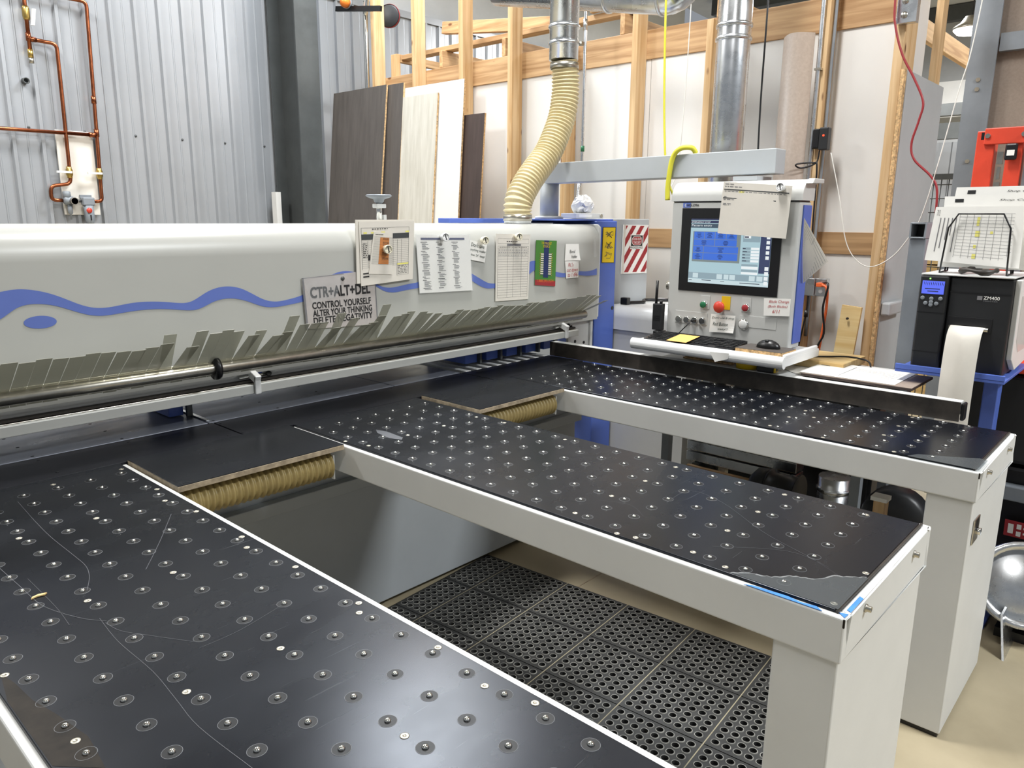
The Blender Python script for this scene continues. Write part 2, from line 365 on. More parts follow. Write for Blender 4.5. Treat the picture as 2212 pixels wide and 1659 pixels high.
P = {
'st':[[0.6281,1.4795],[0.6527,1.487],[0.6809,1.4875],[0.7172,1.4819],[0.7621,1.468],[0.8032,1.4473],[0.841,1.4258],[0.8762,1.413],[0.9133,1.41],[0.952,1.4144],[0.9968,1.4211],[1.0471,1.4214],[1.0985,1.417],[1.1404,1.41],[1.178,1.4044],[1.2004,1.407],[1.23,1.425],[1.2658,1.4446],[1.3073,1.4548],[1.3429,1.4554],[1.3846,1.4471],[1.4263,1.4255],[1.4626,1.4026],[1.4939,1.3885],[1.5329,1.3825],[1.5803,1.3879],[1.6466,1.3996],[1.6855,1.4178],[1.7259,1.4467],[1.7822,1.4734],[1.8278,1.4862],[1.8736,1.486],[1.9199,1.4742],[1.9669,1.4524],[2.0122,1.4224],[2.0451,1.4071],[2.0874,1.401],[2.1485,1.4074],[2.2023,1.4146],[2.2478,1.4154],[2.3203,1.4505],[2.3925,1.4768],[2.4665,1.4845],[2.5362,1.4662],[2.5935,1.4365],[2.6469,1.4112],[2.7016,1.3853],[2.752,1.3808],[2.838,1.3873],[2.919,1.4209],[2.9799,1.4634],[3.0109,1.4804],[3.0295,1.4853],[3.0608,1.4842],[3.1109,1.4727],[3.17,1.4383],[3.2318,1.4175],[3.3071,1.4054],[3.4338,1.4123],[3.507,1.4063],[3.5816,1.4099],[3.6114,1.422]],
'sb':[[0.6176,1.393],[0.6358,1.4122],[0.6578,1.4288],[0.6793,1.4387],[0.7042,1.4405],[0.7416,1.4376],[0.7749,1.4287],[0.8084,1.4138],[0.8426,1.3985],[0.8736,1.3883],[0.9013,1.3848],[0.9396,1.3874],[0.979,1.3917],[1.0191,1.3944],[1.0703,1.3943],[1.1119,1.3908],[1.149,1.385],[1.1869,1.3791],[1.2146,1.3767],[1.2379,1.3842],[1.2739,1.4024],[1.3156,1.4116],[1.3514,1.4107],[1.3874,1.4035],[1.4298,1.3875],[1.4667,1.37],[1.5052,1.3633],[1.5383,1.363],[1.5858,1.3682],[1.645,1.3739],[1.69,1.3842],[1.7454,1.4045],[1.8023,1.4291],[1.8482,1.4377],[1.9063,1.4343],[1.9658,1.425],[2.0119,1.4158],[2.0444,1.3903],[2.0867,1.3808],[2.1213,1.3798],[2.1656,1.3858],[2.2472,1.3909],[2.3193,1.4019],[2.3916,1.4212],[2.4658,1.4324],[2.5358,1.4222],[2.5933,1.4029],[2.6468,1.3733],[2.6961,1.3588],[2.7521,1.3591],[2.8382,1.3638],[2.9194,1.3875],[2.981,1.4009],[3.0122,1.4117],[3.0306,1.427],[3.0618,1.4378],[3.1121,1.4261],[3.171,1.4059],[3.2326,1.3922],[3.2941,1.383],[3.3777,1.3873],[3.4347,1.3905],[3.5231,1.3798],[3.6105,1.3816]],
'oval':[[0.6794,2.617,1.3862],[0.7673,2.617,1.3813],[0.726,2.617,1.401],[0.7203,2.617,1.3621]],
'sign':[[1.6422,2.613,1.468],[1.9993,2.613,1.4843],[2.0074,2.613,1.2506],[1.6527,2.613,1.2651]],
'stack':[[1.9179,2.603,1.6862],[2.2166,2.603,1.6904],[2.2002,2.603,1.4359],[1.9186,2.603,1.4202]],
'stackb':[[1.9043,2.609,1.6932],[2.2151,2.609,1.6943],[2.1974,2.609,1.4406],[1.9003,2.609,1.4313]],
'orange':[[1.9901,2.599,1.6435],[2.0911,2.599,1.6375],[2.082,2.599,1.4613],[1.9574,2.599,1.4698]],
'lam':[[2.2317,2.612,1.6289],[2.5634,2.612,1.6237],[2.5853,2.612,1.3594],[2.2484,2.612,1.3675]],
'note1':[[2.5699,2.614,1.601],[2.689,2.614,1.5789],[2.6728,2.614,1.4897],[2.5693,2.614,1.5077]],
'form':[[2.7518,2.613,1.6282],[3.0117,2.613,1.6206],[2.9999,2.613,1.2859],[2.7477,2.613,1.2928]],
'thermo':[[3.0591,2.614,1.5912],[3.2315,2.614,1.585],[3.2238,2.614,1.3391],[3.0529,2.614,1.3567]],
'note2':[[3.3106,2.614,1.5661],[3.4275,2.614,1.5642],[3.4422,2.614,1.4731],[3.3058,2.614,1.4743]],
'note3':[[3.308,2.614,1.4717],[3.4338,2.614,1.4696],[3.4314,2.614,1.3769],[3.321,2.614,1.3763]],
'mags':[[2.0494,2.6,1.571],[2.3879,2.6,1.6148],[2.6521,2.6,1.5977],[2.8964,2.6,1.6098]],
'ylab':[[3.716,2.657,1.6545],[3.8487,2.657,1.6538],[3.8414,2.657,1.441],[3.7134,2.657,1.4459]],
'lock':[[4.0551,2.745,1.6676],[4.3428,2.745,1.664],[4.3424,2.745,1.351],[4.0479,2.745,1.3594]],
'c_out':[[3.345,1.9763,1.8846],[3.345,1.3253,1.8746],[3.345,1.9825,1.158],[3.345,1.3411,1.159]],
'c_seam':[[3.345,1.9813,1.7966],[3.345,1.3389,1.7812]],
'c_bez':[[3.345,1.92,1.7556],[3.345,1.4171,1.7059],[3.345,1.4113,1.3633],[3.345,1.9244,1.3527]],
'c_scr':[[3.345,1.8678,1.7089],[3.345,1.4609,1.687],[3.345,1.4579,1.403],[3.345,1.8704,1.3975]],
'c_logo':[[3.345,1.9218,1.7844],[3.345,1.8339,1.7785],[3.345,1.8326,1.7588],[3.345,1.9202,1.7589]],
'c_paper':[[3.325,1.7015,1.8759],[3.325,1.3759,1.8503],[3.325,1.3854,1.6238],[3.325,1.7164,1.6418]],
'c_mag':[[3.32,1.4207,1.8426]],
'c_btn':[[3.345,1.7767,1.2979],[3.345,1.678,1.2959],[3.345,1.5593,1.3006],[3.345,1.9093,1.2153],[3.345,1.8641,1.2161],[3.345,1.8211,1.2167],[3.345,1.7788,1.2173],[3.345,1.5643,1.2214]],
'c_plates':[[3.345,1.795,1.3426],[3.345,1.7451,1.2778],[3.345,1.6848,1.3474],[3.345,1.6384,1.2824],[3.345,1.5813,1.3472],[3.345,1.5339,1.2809],[3.345,1.9305,1.2582],[3.345,1.7545,1.1975],[3.345,1.5868,1.2648],[3.345,1.4067,1.2099]],
'c_note4':[[3.34,1.7297,1.257],[3.34,1.6039,1.259],[3.34,1.6061,1.1758],[3.34,1.7347,1.1688]],
'c_note5':[[3.338,1.4695,1.3542],[3.338,1.3448,1.3594],[3.338,1.3442,1.2813],[3.338,1.4648,1.2734]],
'c_radio':[[3.345,2.0468,1.2843],[3.345,1.9892,1.2889],[3.345,1.9906,1.1735],[3.345,2.056,1.1486],[3.345,1.9881,1.6087],[3.345,2.0191,1.3796]],
'c_flap':[[3.4,1.3541,1.7127],[3.4,1.2245,1.525],[3.4,1.3573,1.4318],[3.4,1.3706,1.6136]],
'studs0':[[4.6,5.9554,3.6201],[4.6,5.7672,3.5883],[4.6,5.3966,3.5257],[4.6,5.2163,3.4953],[4.6,4.8097,3.4266],[4.6,4.6489,3.3994],[4.6,4.2604,3.3338],[4.6,4.1089,3.3082],[4.6,3.6988,2.2823],[4.6,3.5676,2.2744],[4.6,3.1097,2.9954],[4.6,2.988,2.977],[4.6,2.5441,2.8476],[4.6,2.4637,2.8361],[4.6,1.8141,2.9207],[4.6,1.7515,2.9101],[4.6,1.4103,2.8525],[4.6,1.3434,2.8412],[4.6,1.4039,1.4179],[4.6,1.3492,1.4208],[4.6,3.049,1.9331],[4.6,2.5201,2.1258]],
'ledger':[[4.72,5.9304,2.9336],[4.72,3.1998,2.9795],[4.72,4.2261,2.7885],[4.72,3.1973,2.7725],[4.72,2.1086,2.9427],[4.72,2.0936,2.7721],[4.72,2.8713,2.9519],[4.72,2.8615,2.7918]],
'rail':[[4.72,1.7816,1.6336],[4.72,1.4642,1.6342],[4.72,1.7692,1.5027],[4.72,1.451,1.5093],[4.72,2.9799,1.6374],[4.72,2.9724,1.5005]],
'lean':[[4.5,6.3893,2.8582],[4.5,5.6162,2.8416],[4.5,6.5445,1.6204],[4.5,5.4174,2.8402],[4.5,5.5092,1.6413],[4.5,5.3899,2.7346],[4.5,4.9577,2.7304],[4.5,5.0227,1.6389],[4.5,5.3996,2.8118],[4.5,4.6673,2.7937],[4.5,4.7187,1.6503],[4.5,4.6702,2.5203],[4.5,4.4469,2.5167],[4.5,4.4703,1.6494]],
'taupe':[[4.5,1.9596,2.7422],[4.5,1.9791,1.9472],[4.5,1.7736,2.7517],[4.5,1.7893,1.942]],
'ret':[[4.5361,1.36,2.4982],[5.3661,1.36,2.5313],[4.5776,1.36,2.497],[4.6467,1.36,0.8403],[5.1719,1.36,1.7239],[4.5919,1.36,1.2414],[5.1775,1.36,1.2395]],
'prn3.45':[[3.45,0.8586,1.4918],[3.45,0.5582,1.4941],[3.45,0.839,1.1186],[3.45,0.5228,1.1337],[3.45,0.7212,1.2976],[3.45,0.5967,1.3064],[3.45,0.7008,0.9416],[3.45,0.596,0.9508],[3.45,0.8937,1.1212],[3.45,0.4994,1.1093],[3.45,0.803,1.7742],[3.45,0.5343,1.7727],[3.45,0.8246,1.6002],[3.45,0.516,1.6101],[3.45,0.7688,1.556],[3.45,0.5752,1.7213],[3.45,0.836,1.4018],[3.45,0.7396,1.409]],
'prn3.6':[[3.6,0.8959,1.4823],[3.6,0.5824,1.4848],[3.6,0.8755,1.0929],[3.6,0.5456,1.1087],[3.6,0.7526,1.2797],[3.6,0.6226,1.2888],[3.6,0.7313,0.9082],[3.6,0.6219,0.9178],[3.6,0.9325,1.0956],[3.6,0.5212,1.0831],[3.6,0.838,1.777],[3.6,0.5575,1.7754],[3.6,0.8604,1.5954],[3.6,0.5384,1.6058],[3.6,0.8022,1.5493],[3.6,0.6003,1.7218],[3.6,0.8724,1.3884],[3.6,0.7717,1.3959]],
'post':[[3.75,0.9971,1.6997],[3.75,0.9276,1.7005],[3.75,0.9373,1.031],[3.75,0.969,1.0484]],
'redl':[[4.3,0.8915,2.124],[4.3,0.7084,2.112],[4.3,0.857,1.7673],[4.3,0.82,2.0879],[4.3,0.7618,2.0428]],
'gcol':[[6.0,1.4013,3.1262],[6.0,1.2669,3.1035],[6.0,1.279,1.79],[6.0,1.2079,2.5324],[6.0,1.2268,2.8891],[6.0,1.2142,2.7892]],
'far':[[12.0,2.7293,4.1641],[12.0,2.8363,1.8074],[12.0,2.6141,2.784],[12.0,2.8954,2.3092],[12.0,2.7377,3.7934],[12.0,2.603,3.1389]],
'mesh':[[7.0,1.723,2.0605],[7.0,1.5065,2.0542],[7.0,1.6881,1.4679]],
'pipes':[[2.0935,6.93,3.2919],[2.0827,6.93,3.0119],[2.081,6.93,2.8621],[2.0834,6.93,3.0186],[2.3111,6.93,3.0152],[2.271,6.93,2.3498],[2.2612,6.93,2.044],[2.2512,6.93,1.9527],[2.1958,6.93,1.9144],[2.1028,6.93,1.8934],[2.1013,6.93,1.8212],[2.5321,6.93,3.3782],[2.5203,6.93,3.1701],[2.4879,6.93,2.3677],[2.4837,6.93,2.0545],[2.4839,6.93,1.8484],[1.8121,6.93,2.3353],[2.4852,6.93,2.342],[2.3372,6.93,3.3399],[2.2359,6.93,1.8131],[2.3568,6.93,1.8006],[2.3681,6.93,1.6393],[2.0321,6.93,2.7114],[2.2615,6.93,2.3561],[2.4595,6.93,1.7534],[2.2128,6.93,1.6652]],
'beacon':[[4.55,6.3378,3.627],[4.55,5.8871,3.5029],[4.55,6.159,3.5976],[4.55,5.6517,3.4464],[4.55,5.9628,3.6115],[4.55,6.0054,2.8674]],
'conduit':[[4.5,3.4271,3.1734],[4.5,3.4198,2.1627],[4.5,3.4529,1.7741]],
'ycable':[[3.75,2.3264,2.8401],[3.75,2.28,2.0598],[3.75,2.246,1.6364]],
'yhose':[[3.5,2.0877,1.4985],[3.5,2.1021,1.8751],[3.5,2.0853,2.0005],[3.5,2.0458,2.0505],[3.5,2.013,2.031],[3.5,2.0108,1.9973]],
'handwheel':[[2.2566,2.9,1.7968],[2.2529,2.9,1.7016],[2.1978,2.9,1.7954],[2.3196,2.9,1.7983]],
'outlet':[[4.62,1.7353,2.1669],[4.62,1.7879,2.013],[4.62,1.7356,1.3128],[4.62,1.6798,1.311],[4.62,1.6394,0.891],[4.62,1.3776,2.8169],[4.62,1.3096,2.7539]],
'redc':[[4.5,1.4002,2.8311],[4.5,1.3828,2.694],[4.5,1.3332,2.5516],[4.5,1.2637,2.4299],[4.5,1.2081,2.3106],[4.5,1.2176,2.2196],[4.5,1.2403,2.1048],[4.5,1.2173,2.0214],[4.5,1.1296,1.936],[4.5,1.0906,1.8647],[4.5,1.0813,1.7108]],
'blackc':[[4.45,2.0892,2.9377],[4.45,2.0716,2.5614],[4.45,2.0526,2.0937]],
'whitec':[[4.4,1.6201,2.0697],[4.4,1.5551,1.8448],[4.4,1.4823,1.5688],[4.4,1.3725,1.4593],[4.4,1.2579,1.5019],[4.4,1.1686,1.6263],[4.4,1.1101,1.7923],[4.4,1.0261,2.3267],[4.4,0.9868,2.5766]],
'deskz':[[3.3746,1.252,1.03],[3.5506,0.7914,1.03],[3.6573,1.1965,1.03],[3.2076,0.8334,1.03],[3.6503,1.3708,1.03],[3.7818,1.1524,1.03],[3.5418,1.1566,1.03],[3.2754,1.5054,1.03],[3.3144,1.3885,1.03],[3.2503,1.5624,1.03]],
'clut':[[3.5,2.5487,0.5434],[3.5,2.3455,0.4293],[3.5,2.0349,0.6142],[3.5,2.0232,0.4183],[3.5,1.8879,0.5269],[3.5,1.3055,0.475],[3.5,1.8837,0.4629],[3.5,1.3578,0.5455],[3.5,1.2602,0.4744],[3.5,1.1298,0.484],[3.5,0.3698,0.4595],[3.5,0.4117,0.2613]],
'floorpts':[[3.4431,0.3849,0.0],[3.4708,0.3051,0.0],[3.3768,0.4058,0.0],[3.1591,0.5421,0.0]],
'cabtop':[[3.8815,2.95,1.7936]],
'bag':[[3.744,2.95,1.7078],[4.0319,2.95,1.7294],[3.8802,2.95,1.8218],[3.8139,2.95,1.7081]],
'post_s':[[3.3342,2.76,0.9965],[3.4455,2.76,0.8717]],
'deskbox':[[3.9,2.6886,1.1585],[3.9,2.4058,1.2104],[3.9,2.6252,0.9166],[3.9,2.2658,0.988],[3.9,2.6666,1.0586]],
'scr1':[[0.8076,1.1405],[0.7855,1.1091],[0.8085,0.9079],[0.7848,0.7679],[0.8075,0.6782],[0.6169,0.7698],[0.6156,1.1102],[0.4455,1.1089],[0.2829,1.1132],[0.2602,1.3741],[0.6144,1.5384],[0.445,1.5412],[0.6127,1.9733],[0.4434,1.9773],[0.7855,1.5393],[0.8071,1.6028],[0.8062,1.8353],[0.7829,1.9689],[0.8059,2.0724],[0.808,1.3707],[0.6208,2.3215],[0.8047,2.3202]],
'scr2':[[1.6416,1.1145],[1.8102,1.1128],[1.9825,1.1123],[1.8124,0.7678],[1.6438,0.7695],[1.4749,0.77],[1.4561,0.6804],[1.4525,0.9124],[1.4414,0.9585],[1.9845,0.7684],[1.4743,1.1126],[2.009,0.4377],[1.8237,0.4398],[1.6395,0.4421],[1.9873,0.5517],[1.4565,0.4448],[1.9765,1.978],[1.8053,1.9758],[1.6359,1.9785],[1.4649,1.9771],[1.4407,2.0744],[1.9914,1.8438],[1.9778,1.5452]],
'scr3':[[3.1524,0.7497],[3.1755,0.6559],[2.9803,0.7511],[2.8123,0.7526],[2.6289,0.9012],[2.6258,0.6659],[2.6484,1.1036],[3.1704,0.4195],[2.9824,0.421],[2.802,0.4246],[2.9648,1.0946],[2.8204,1.1022],[2.8823,1.0301]],
'bolt2':[[1.8833,0.405,0.9328],[1.5522,0.405,0.9439]],
'bolt3':[[3.1718,0.405,0.9],[2.814,0.405,0.9112],[2.6973,0.405,0.7316]],
'ring':[[1.2336,2.53,1.1748]],
'holes':[[0.6631,2.5983,0.957],[0.9329,2.5978,0.957],[0.6652,2.4331,0.957],[0.6188,2.3809,0.957],[0.6558,2.9349,0.957],[0.6587,2.7924,0.957],[0.6623,2.6539,0.957],[0.9266,2.9288,0.957],[0.9289,2.7914,0.957],[0.9322,2.6518,0.957],[0.8093,2.3743,0.957],[1.5236,2.9267,0.957],[1.5234,2.7872,0.957],[1.5255,2.6489,0.957],[1.5253,2.5942,0.957],[1.7927,2.7853,0.957],[1.7948,2.9271,0.957],[1.5253,2.4259,0.957],[1.7943,2.4226,0.957],[1.8115,2.3787,0.957],[1.2567,2.4293,0.957],[1.2035,2.4299,0.957],[1.2572,2.5955,0.957],[1.2567,2.6478,0.957],[1.4376,2.3716,0.957]],
'sc1_0':[[0.5129,2.2474,0.9575],[0.502,2.0672,0.9575],[0.4971,1.9302,0.9575],[0.499,1.7819,0.9575],[0.4983,1.7087,0.9575],[0.4855,1.6494,0.9575],[0.46,1.5877,0.9575]],
'sc1_1':[[0.3676,1.8285,0.9575],[0.3725,1.7012,0.9575],[0.3755,1.6087,0.9575],[0.3864,1.5497,0.9575],[0.4148,1.474,0.9575],[0.4414,1.4332,0.9575]],
'sc1_2':[[0.4377,1.4274,0.9575],[0.4457,1.3784,0.9575],[0.474,1.3251,0.9575],[0.5216,1.2425,0.9575]],
'sc1_3':[[0.4363,1.4534,0.9575],[0.4288,1.3442,0.9575],[0.4324,1.2055,0.9575],[0.4257,1.103,0.9575],[0.4197,1.0115,0.9575],[0.4298,0.8734,0.9575]],
'sc1_4':[[0.3936,1.7321,0.9575],[0.3942,1.5621,0.9575],[0.3887,1.4678,0.9575]],
'sc1_5':[[0.7547,1.8654,0.9575],[0.662,1.7169,0.9575],[0.5804,1.5954,0.9575]],
'sc1_6':[[0.7129,1.2483,0.9575],[0.5986,1.2195,0.9575],[0.5176,1.2162,0.9575]],
'sc2_0':[[1.705,0.9782,0.9575],[1.8277,0.977,0.9575],[1.8091,0.8682,0.9575],[1.6949,0.6988,0.9575],[1.6265,0.5481,0.9575],[1.555,0.434,0.9575]],
'sc2_1':[[1.5891,1.1254,0.9575],[1.6215,1.042,0.9575],[1.5787,0.9709,0.9575]],
'sc2_2':[[1.5354,0.7519,0.9575],[1.6307,0.614,0.9575],[1.6129,0.5122,0.9575]],
'wear1':[[0.2576,1.3897,0.9573],[0.2658,1.332,0.9573],[0.2707,1.2665,0.9573],[0.2838,1.2057,0.9573],[0.2908,1.1629,0.9573],[0.2991,1.1113,0.9573],[0.2964,1.0708,0.9573],[0.2915,1.0227,0.9573],[0.2376,1.0809,0.9573],[0.236,1.1646,0.9573],[0.2327,1.2904,0.9573]],
'scuff2':[[1.6018,2.1152,0.9574],[1.6133,2.0686,0.9574],[1.6051,1.9687,0.9574],[1.585,1.9495,0.9574],[1.5682,1.9991,0.9574],[1.5795,2.0783,0.9574]],
}
# ================================================================== THE SETTING
struct(one('box', -8, 24, -9, 7.6, -.2, 0).build('floor', 'concrete'))
fl = bpy.data.objects['floor']
MB().box(-8, 24, 1.957, 1.963, 0, .001).build('joint', 'fillwood', fl)
# back wall: ribbed liner sheet
YB = 7.0
prof = []; x = -3.0
while x < 12:
    prof += [(x, 0), (x+.012, .026), (x+.036, .026), (x+.048, 0), (x+.118, 0), (x+.123, .004), (x+.131, .004), (x+.136, 0)]
    x += .2035
mb = MB()
vs = [(px, YB-py, z) for z in (0, 3.86) for px, py in prof]; n = len(prof)
mb.add(vs, [(i, i+1, n+i+1, n+i) for i in range(n-1)])
wb = struct(mb.build('wall_back', 'liner'))
mb = MB().box(-3, 12, YB-.03, YB+.04, 3.86, 3.93); struct(mb.build('trim_1', 'liner'))
scr = MB(); scr.lathe([(.011, 0), (.011, .004), (.006, .008), (0, .008)], (0, 0, 0), (0, -1, 0), 8); scrm = scr.mesh('screw', 'darksteel')
for i in range(13):
    piece('screw', scrm, (1.62+.2035*2*i*.5+.075*(i % 2), YB-.001, 2.368), wb)
for i in range(10):
    piece('screw', scrm, (4.9+.2035*i+.08, YB-.001, 3.78), wb)
mb = MB().box(-3, 12, YB+.05, YB+.1, 0, 6.2); struct(mb.build('wall_back_insulation', 'insul'))
# ceiling, with purlins
mb = MB(); mb.add([(-8, -9, 6.2), (24, -9, 5.0), (24, 7.6, 5.0), (-8, 7.6, 6.2), (-8, -9, 6.4), (24, -9, 5.2), (24, 7.6, 5.2), (-8, 7.6, 6.4)],
    [(0, 1, 2, 3), (7, 6, 5, 4), (0, 4, 5, 1), (1, 5, 6, 2), (2, 6, 7, 3), (3, 7, 4, 0)]); cei = struct(mb.build('ceiling', 'insul'))
for i in range(7):
    X = 5+2.6*i; zc = 6.2-(X+8)/32*1.2
    MB().box(X, X+.18, -9, 7.0, zc-.26, zc-.012).build('purlin', 'darksteel', cei, .004)
# far wall on the right, behind the yard fence
mb = MB(); prof2 = []; y = -3.
while y < 7: prof2 += [(y, 0), (y+.03, .04), (y+.1, .04), (y+.13, 0)]; y += .3
n = len(prof2); mb.add([(16-dx, yy, z) for z in (0, 3.1) for yy, dx in prof2], [(i, i+1, n+i+1, n+i) for i in range(n-1)])
struct(mb.build('wall_far', 'liner'))
struct(MB().box(16.1, 16.2, -9, 7.6, 0, 5.3).build('wall_far_upper', 'insul'))
# ---- timber-framed wall on the right
wr = sroot('wall_right', (4.6, 4, 0))
XS, XP = 4.6, 4.72
studs = [(5.955, 5.905, 0, 5.2), (5.39, 5.34, 0, 5.2), (4.80, 4.75, 0, 5.2), (4.25, 4.2, 0, 5.2), (3.70, 3.655, 0, 2.93), (3.10, 3.055, 0, 5.2), (2.54, 2.495, 0, 2.93), (1.815, 1.77, 0, 5.2)]
for y1, y0, z0, z1 in studs:
    MB().box(XS, XP, y0, y1, z0, z1).build('stud', 'woodz', wr, .003)
MB().box(XS-.01, XP+.05, 1.36, 1.41, 0, 5.2).build('stud', 'woodz', wr, .003)
MB().box(XP, XP+.04, 1.42, 5.93, 2.775, 2.965).build('ledger_board', 'woody', wr, .003)
MB().box(XP, XP+.035, 1.42, 5.93, 1.505, 1.635).build('mid_rail', 'rail', wr, .003)
py = [1.42, 1.79, 3.02, 4.24, 5.46, 5.94]
for a, b in zip(py, py[1:]):
    MB().box(XP+.012, XP+.03, a+.003, b-.003, 1.63, 2.78).build('upper_panel', 'melamine', wr)
    MB().box(XP+.012, XP+.03, a+.003, b-.003, 0, 1.51).build('lower_panel', 'melamine', wr)
# the enclosure's roof framing seen over the ledger
for i, yj in enumerate((5.2, 4.45, 3.3, 2.55, 1.75)):
    MB().box(XP+.05, 8.2, yj-.02, yj+.02, 2.98, 3.12).build('joist', 'woodx', wr, .003)
MB().box(XP+.1, XP+.2, 3.0, 5.8, 3.125, 3.165).build('roof_plank', 'woody', wr, .003)
MB().box(5.6, 5.75, 1.7, 6.8, 3.125, 3.165).build('roof_plank', 'woody', wr, .003)
MB().box(4.78, 4.82, 1.5, 3.6, 3.17, 3.31).build('roof_plank', 'woody', wr, .003)
MB().obox((5.0, 4.65, 3.28), (0, .75, .09), (.03, 0, 0), (0, -.008, .05)).build('roof_plank', 'woody', wr, .003)
MB().box(XP+.045, XP+.085, 5.79, 5.88, 2.967, 3.17).build('short_post', 'woodz', wr, .003)
MB().box(XP+.09, 6.6, 5.79, 5.83, 3.10, 3.17).build('joist', 'woodx', wr, .003)
# the return wall at its near end
wn = sroot('wall_near_end', (4.6, 1.38, 0))
MB().box(4.585, 4.625, 1.34, 1.358, 0, 2.50).build('chipboard_edge', 'osb', wn)
MB().box(4.625, 5.37, 1.335, 1.358, .0, 2.50).build('end_panel', 'retpanel', wn, .001)
MB().box(4.74, 5.2, 1.42, 1.44, 0, 3.0).build('inner_panel', 'melamine', wn)
MB().box(5.26, 5.36, 1.36, 1.40, 0, 5.0).build('stud', 'woodz', wn, .003)
MB().box(4.78, 4.82, 1.365, 1.405, 2.4, 5.0).build('stud', 'woodz', wn, .003)
MB().box(4.62, 4.93, 1.285, 1.334, 1.17, 1.245).build('block', 'retpanel', wn, .01)
# ---- building steel
def hcol(name, label, x0, x1, y0, y1, z1, m, w=.012):
    t = thing(name, label, 'column', ((x0+x1)/2, (y0+y1)/2, 0))
    MB().box(x0, x1, y0, y0+.016, 0, z1).build('flange', m, t)
    MB().box(x0, x1, y1-.016, y1, 0, z1).build('flange', m, t)
    xm = (x0+x1)/2
    MB().box(xm-.006, xm+.006, y0+.016, y1-.016, 0, z1).build('web', m, t)
    return t
hcol('steel_column', 'dark grey steel column against the ribbed back wall', 4.13, 4.37, 6.46, 6.93, 5.3, 'darksteel')
g = thing('wall_girt', 'dark grey steel post with angled face beside the tall dark panels', 'post', (4.47, 6.75, 0))
MB().box(4.39, 4.43, 6.6, 6.93, 0, 5.3).build('flange', 'darksteel', g)
MB().box(4.43, 4.64, 6.86, 6.93, 0, 5.3).build('web', 'darksteel', g)
tag(MB().box(4.05, 4.105, 6.82, 6.9, 0, 1.93).build('timber_offcut', 'melamine', base=(3.95, 6.86, 0)), 'slim white board standing beside the dark steel column', 'board')
# ================================================================== PANEL SAW
S = thing('panel_saw', 'long grey beam panel saw with blue wave stripe and blue end column', 'saw', (1.5, 2.9, 0))
X0, X1 = -1.2, 3.636
pr = [(2.62, 1.12), (2.62, 1.565)]+[(2.71-.09*math.cos(a), 1.565+.107*math.sin(a)) for a in (math.radians(9*i) for i in range(1, 11))]+[(3.2, 1.672), (3.2, 1.12)]
mb = MB(); mb.prism(pr, lambda u, v, x: (x, u, v), X0, X1)
cov = wnorm(mb.build('beam_cover', 'hoodpaint', S))
mb = MB(); mb.prism([(2.62, 1.13), (2.62, 1.655), (2.64, 1.672), (3.0, 1.672), (3.0, 1.13)], lambda u, v, x: (x, u, v), X1+.0005, X1+.014)
mb.build('end_cap', 'paint', cov, .006)
# wave stripe and oval (printed film)
def interp(L, x):
    for (a, b), (c, d) in zip(L, L[1:]):
        if a <= x <= c: return b+(d-b)*(x-a)/max(1e-6, c-a)
    return L[0][1] if x < L[0][0] else L[-1][1]
st = sorted(P['st']); sb = sorted(P['sb'])
def smooth(L):
    out = []
    for i in range(321):
        x = .30+(X1-.31-.01)*i/320
        acc = sum(interp(L, x+d)*w_ for d, w_ in ((-.03, 1), (-.015, 2), (0, 3), (.015, 2), (.03, 1)))/9
        out.append((x, acc))
    return out
T, B_ = smooth(st), smooth(sb)
mb = MB()
for (a, b), (c, d), (e, f) in zip(T, T[1:], B_):
    mb.quad((a, 2.6185, interp(B_, a)), (c, 2.6185, interp(B_, c)), (c, 2.6185, d), (a, 2.6185, b))
o = mb.build('wave_stripe', 'decal', cov); o['label'] = 'blue wavy stripe'
o = MB().add([(.7235+.045*math.cos(a)+.002*math.sin(a), 2.6185, 1.3825+.0195*math.sin(a)-.002*math.cos(a)) for a in (2*math.pi*i/40 for i in range(40))], [tuple(range(40))]).build('oval', 'decal', cov)
o['label'] = 'blue oval spot'
# pressure beam below the cover
mb = MB(); mb.prism([(2.655, 1.098), (2.645, 1.12), (2.645, 1.17), (2.7, 1.2), (3.1, 1.2), (3.1, 1.06), (2.68, 1.06), (2.655, 1.075)], lambda u, v, x: (x, u, v), X0, 3.44)
mb.build('pressure_beam', 'paint', S)
MB().box(X0, 3.44, 2.63, 2.654, 1.083, 1.091).build('rubber_seal', 'edge', S)
MB().box(X0, 3.44, 2.622, 2.655, 1.074, 1.081).build('strip_top', 'steel', S, .001)
MB().box(X0, 3.43, 2.598, 2.618, 1.045, 1.079).build('guard_strip', 'hoodpaint', S, .002)
tube = MB().cyl((X0, 2.53, 1.178), (3.39, 2.53, 1.178), .021, 20).build('guard_tube', 'steel', S)
MB().lathe([(.022, -.012), (.04, -.008), (.042, 0), (.04, .008), (.022, .012)], (1.225, 2.53, 1.178), (1, 0, 0), 24).build('rubber_ring', 'blackpl', S)
MB().box(X0, 3.39, 2.545, 2.56, 1.19, 1.204).build('strip_clamp', 'steel', S, .001)
def bracket(x):
    t = MB()
    t.obox((x, 2.635, 1.118), (.012, 0, 0), (0, .05, .02), (0, -.006, .014)); b = t.build('bracket', 'paint', S, .003)
    MB().box(x-.012, x+.012, 2.586, 2.597, 1.043, 1.112).build('tab', 'paint', b, .003)
    MB().cyl((x-.05, 2.64, 1.105), (x+.07, 2.64, 1.105), .007, 10).build('pin', 'chrome', b)
    MB().ball((x+.075, 2.64, 1.105), .013, .011, .011, 12).build('knob', 'blackpl', b)
    MB().box(x+.012, x+.05, 2.642, 2.66, 1.10, 1.155).build('clip', 'blue', b, .001)
    return b
bracket(1.415); bracket(3.31)
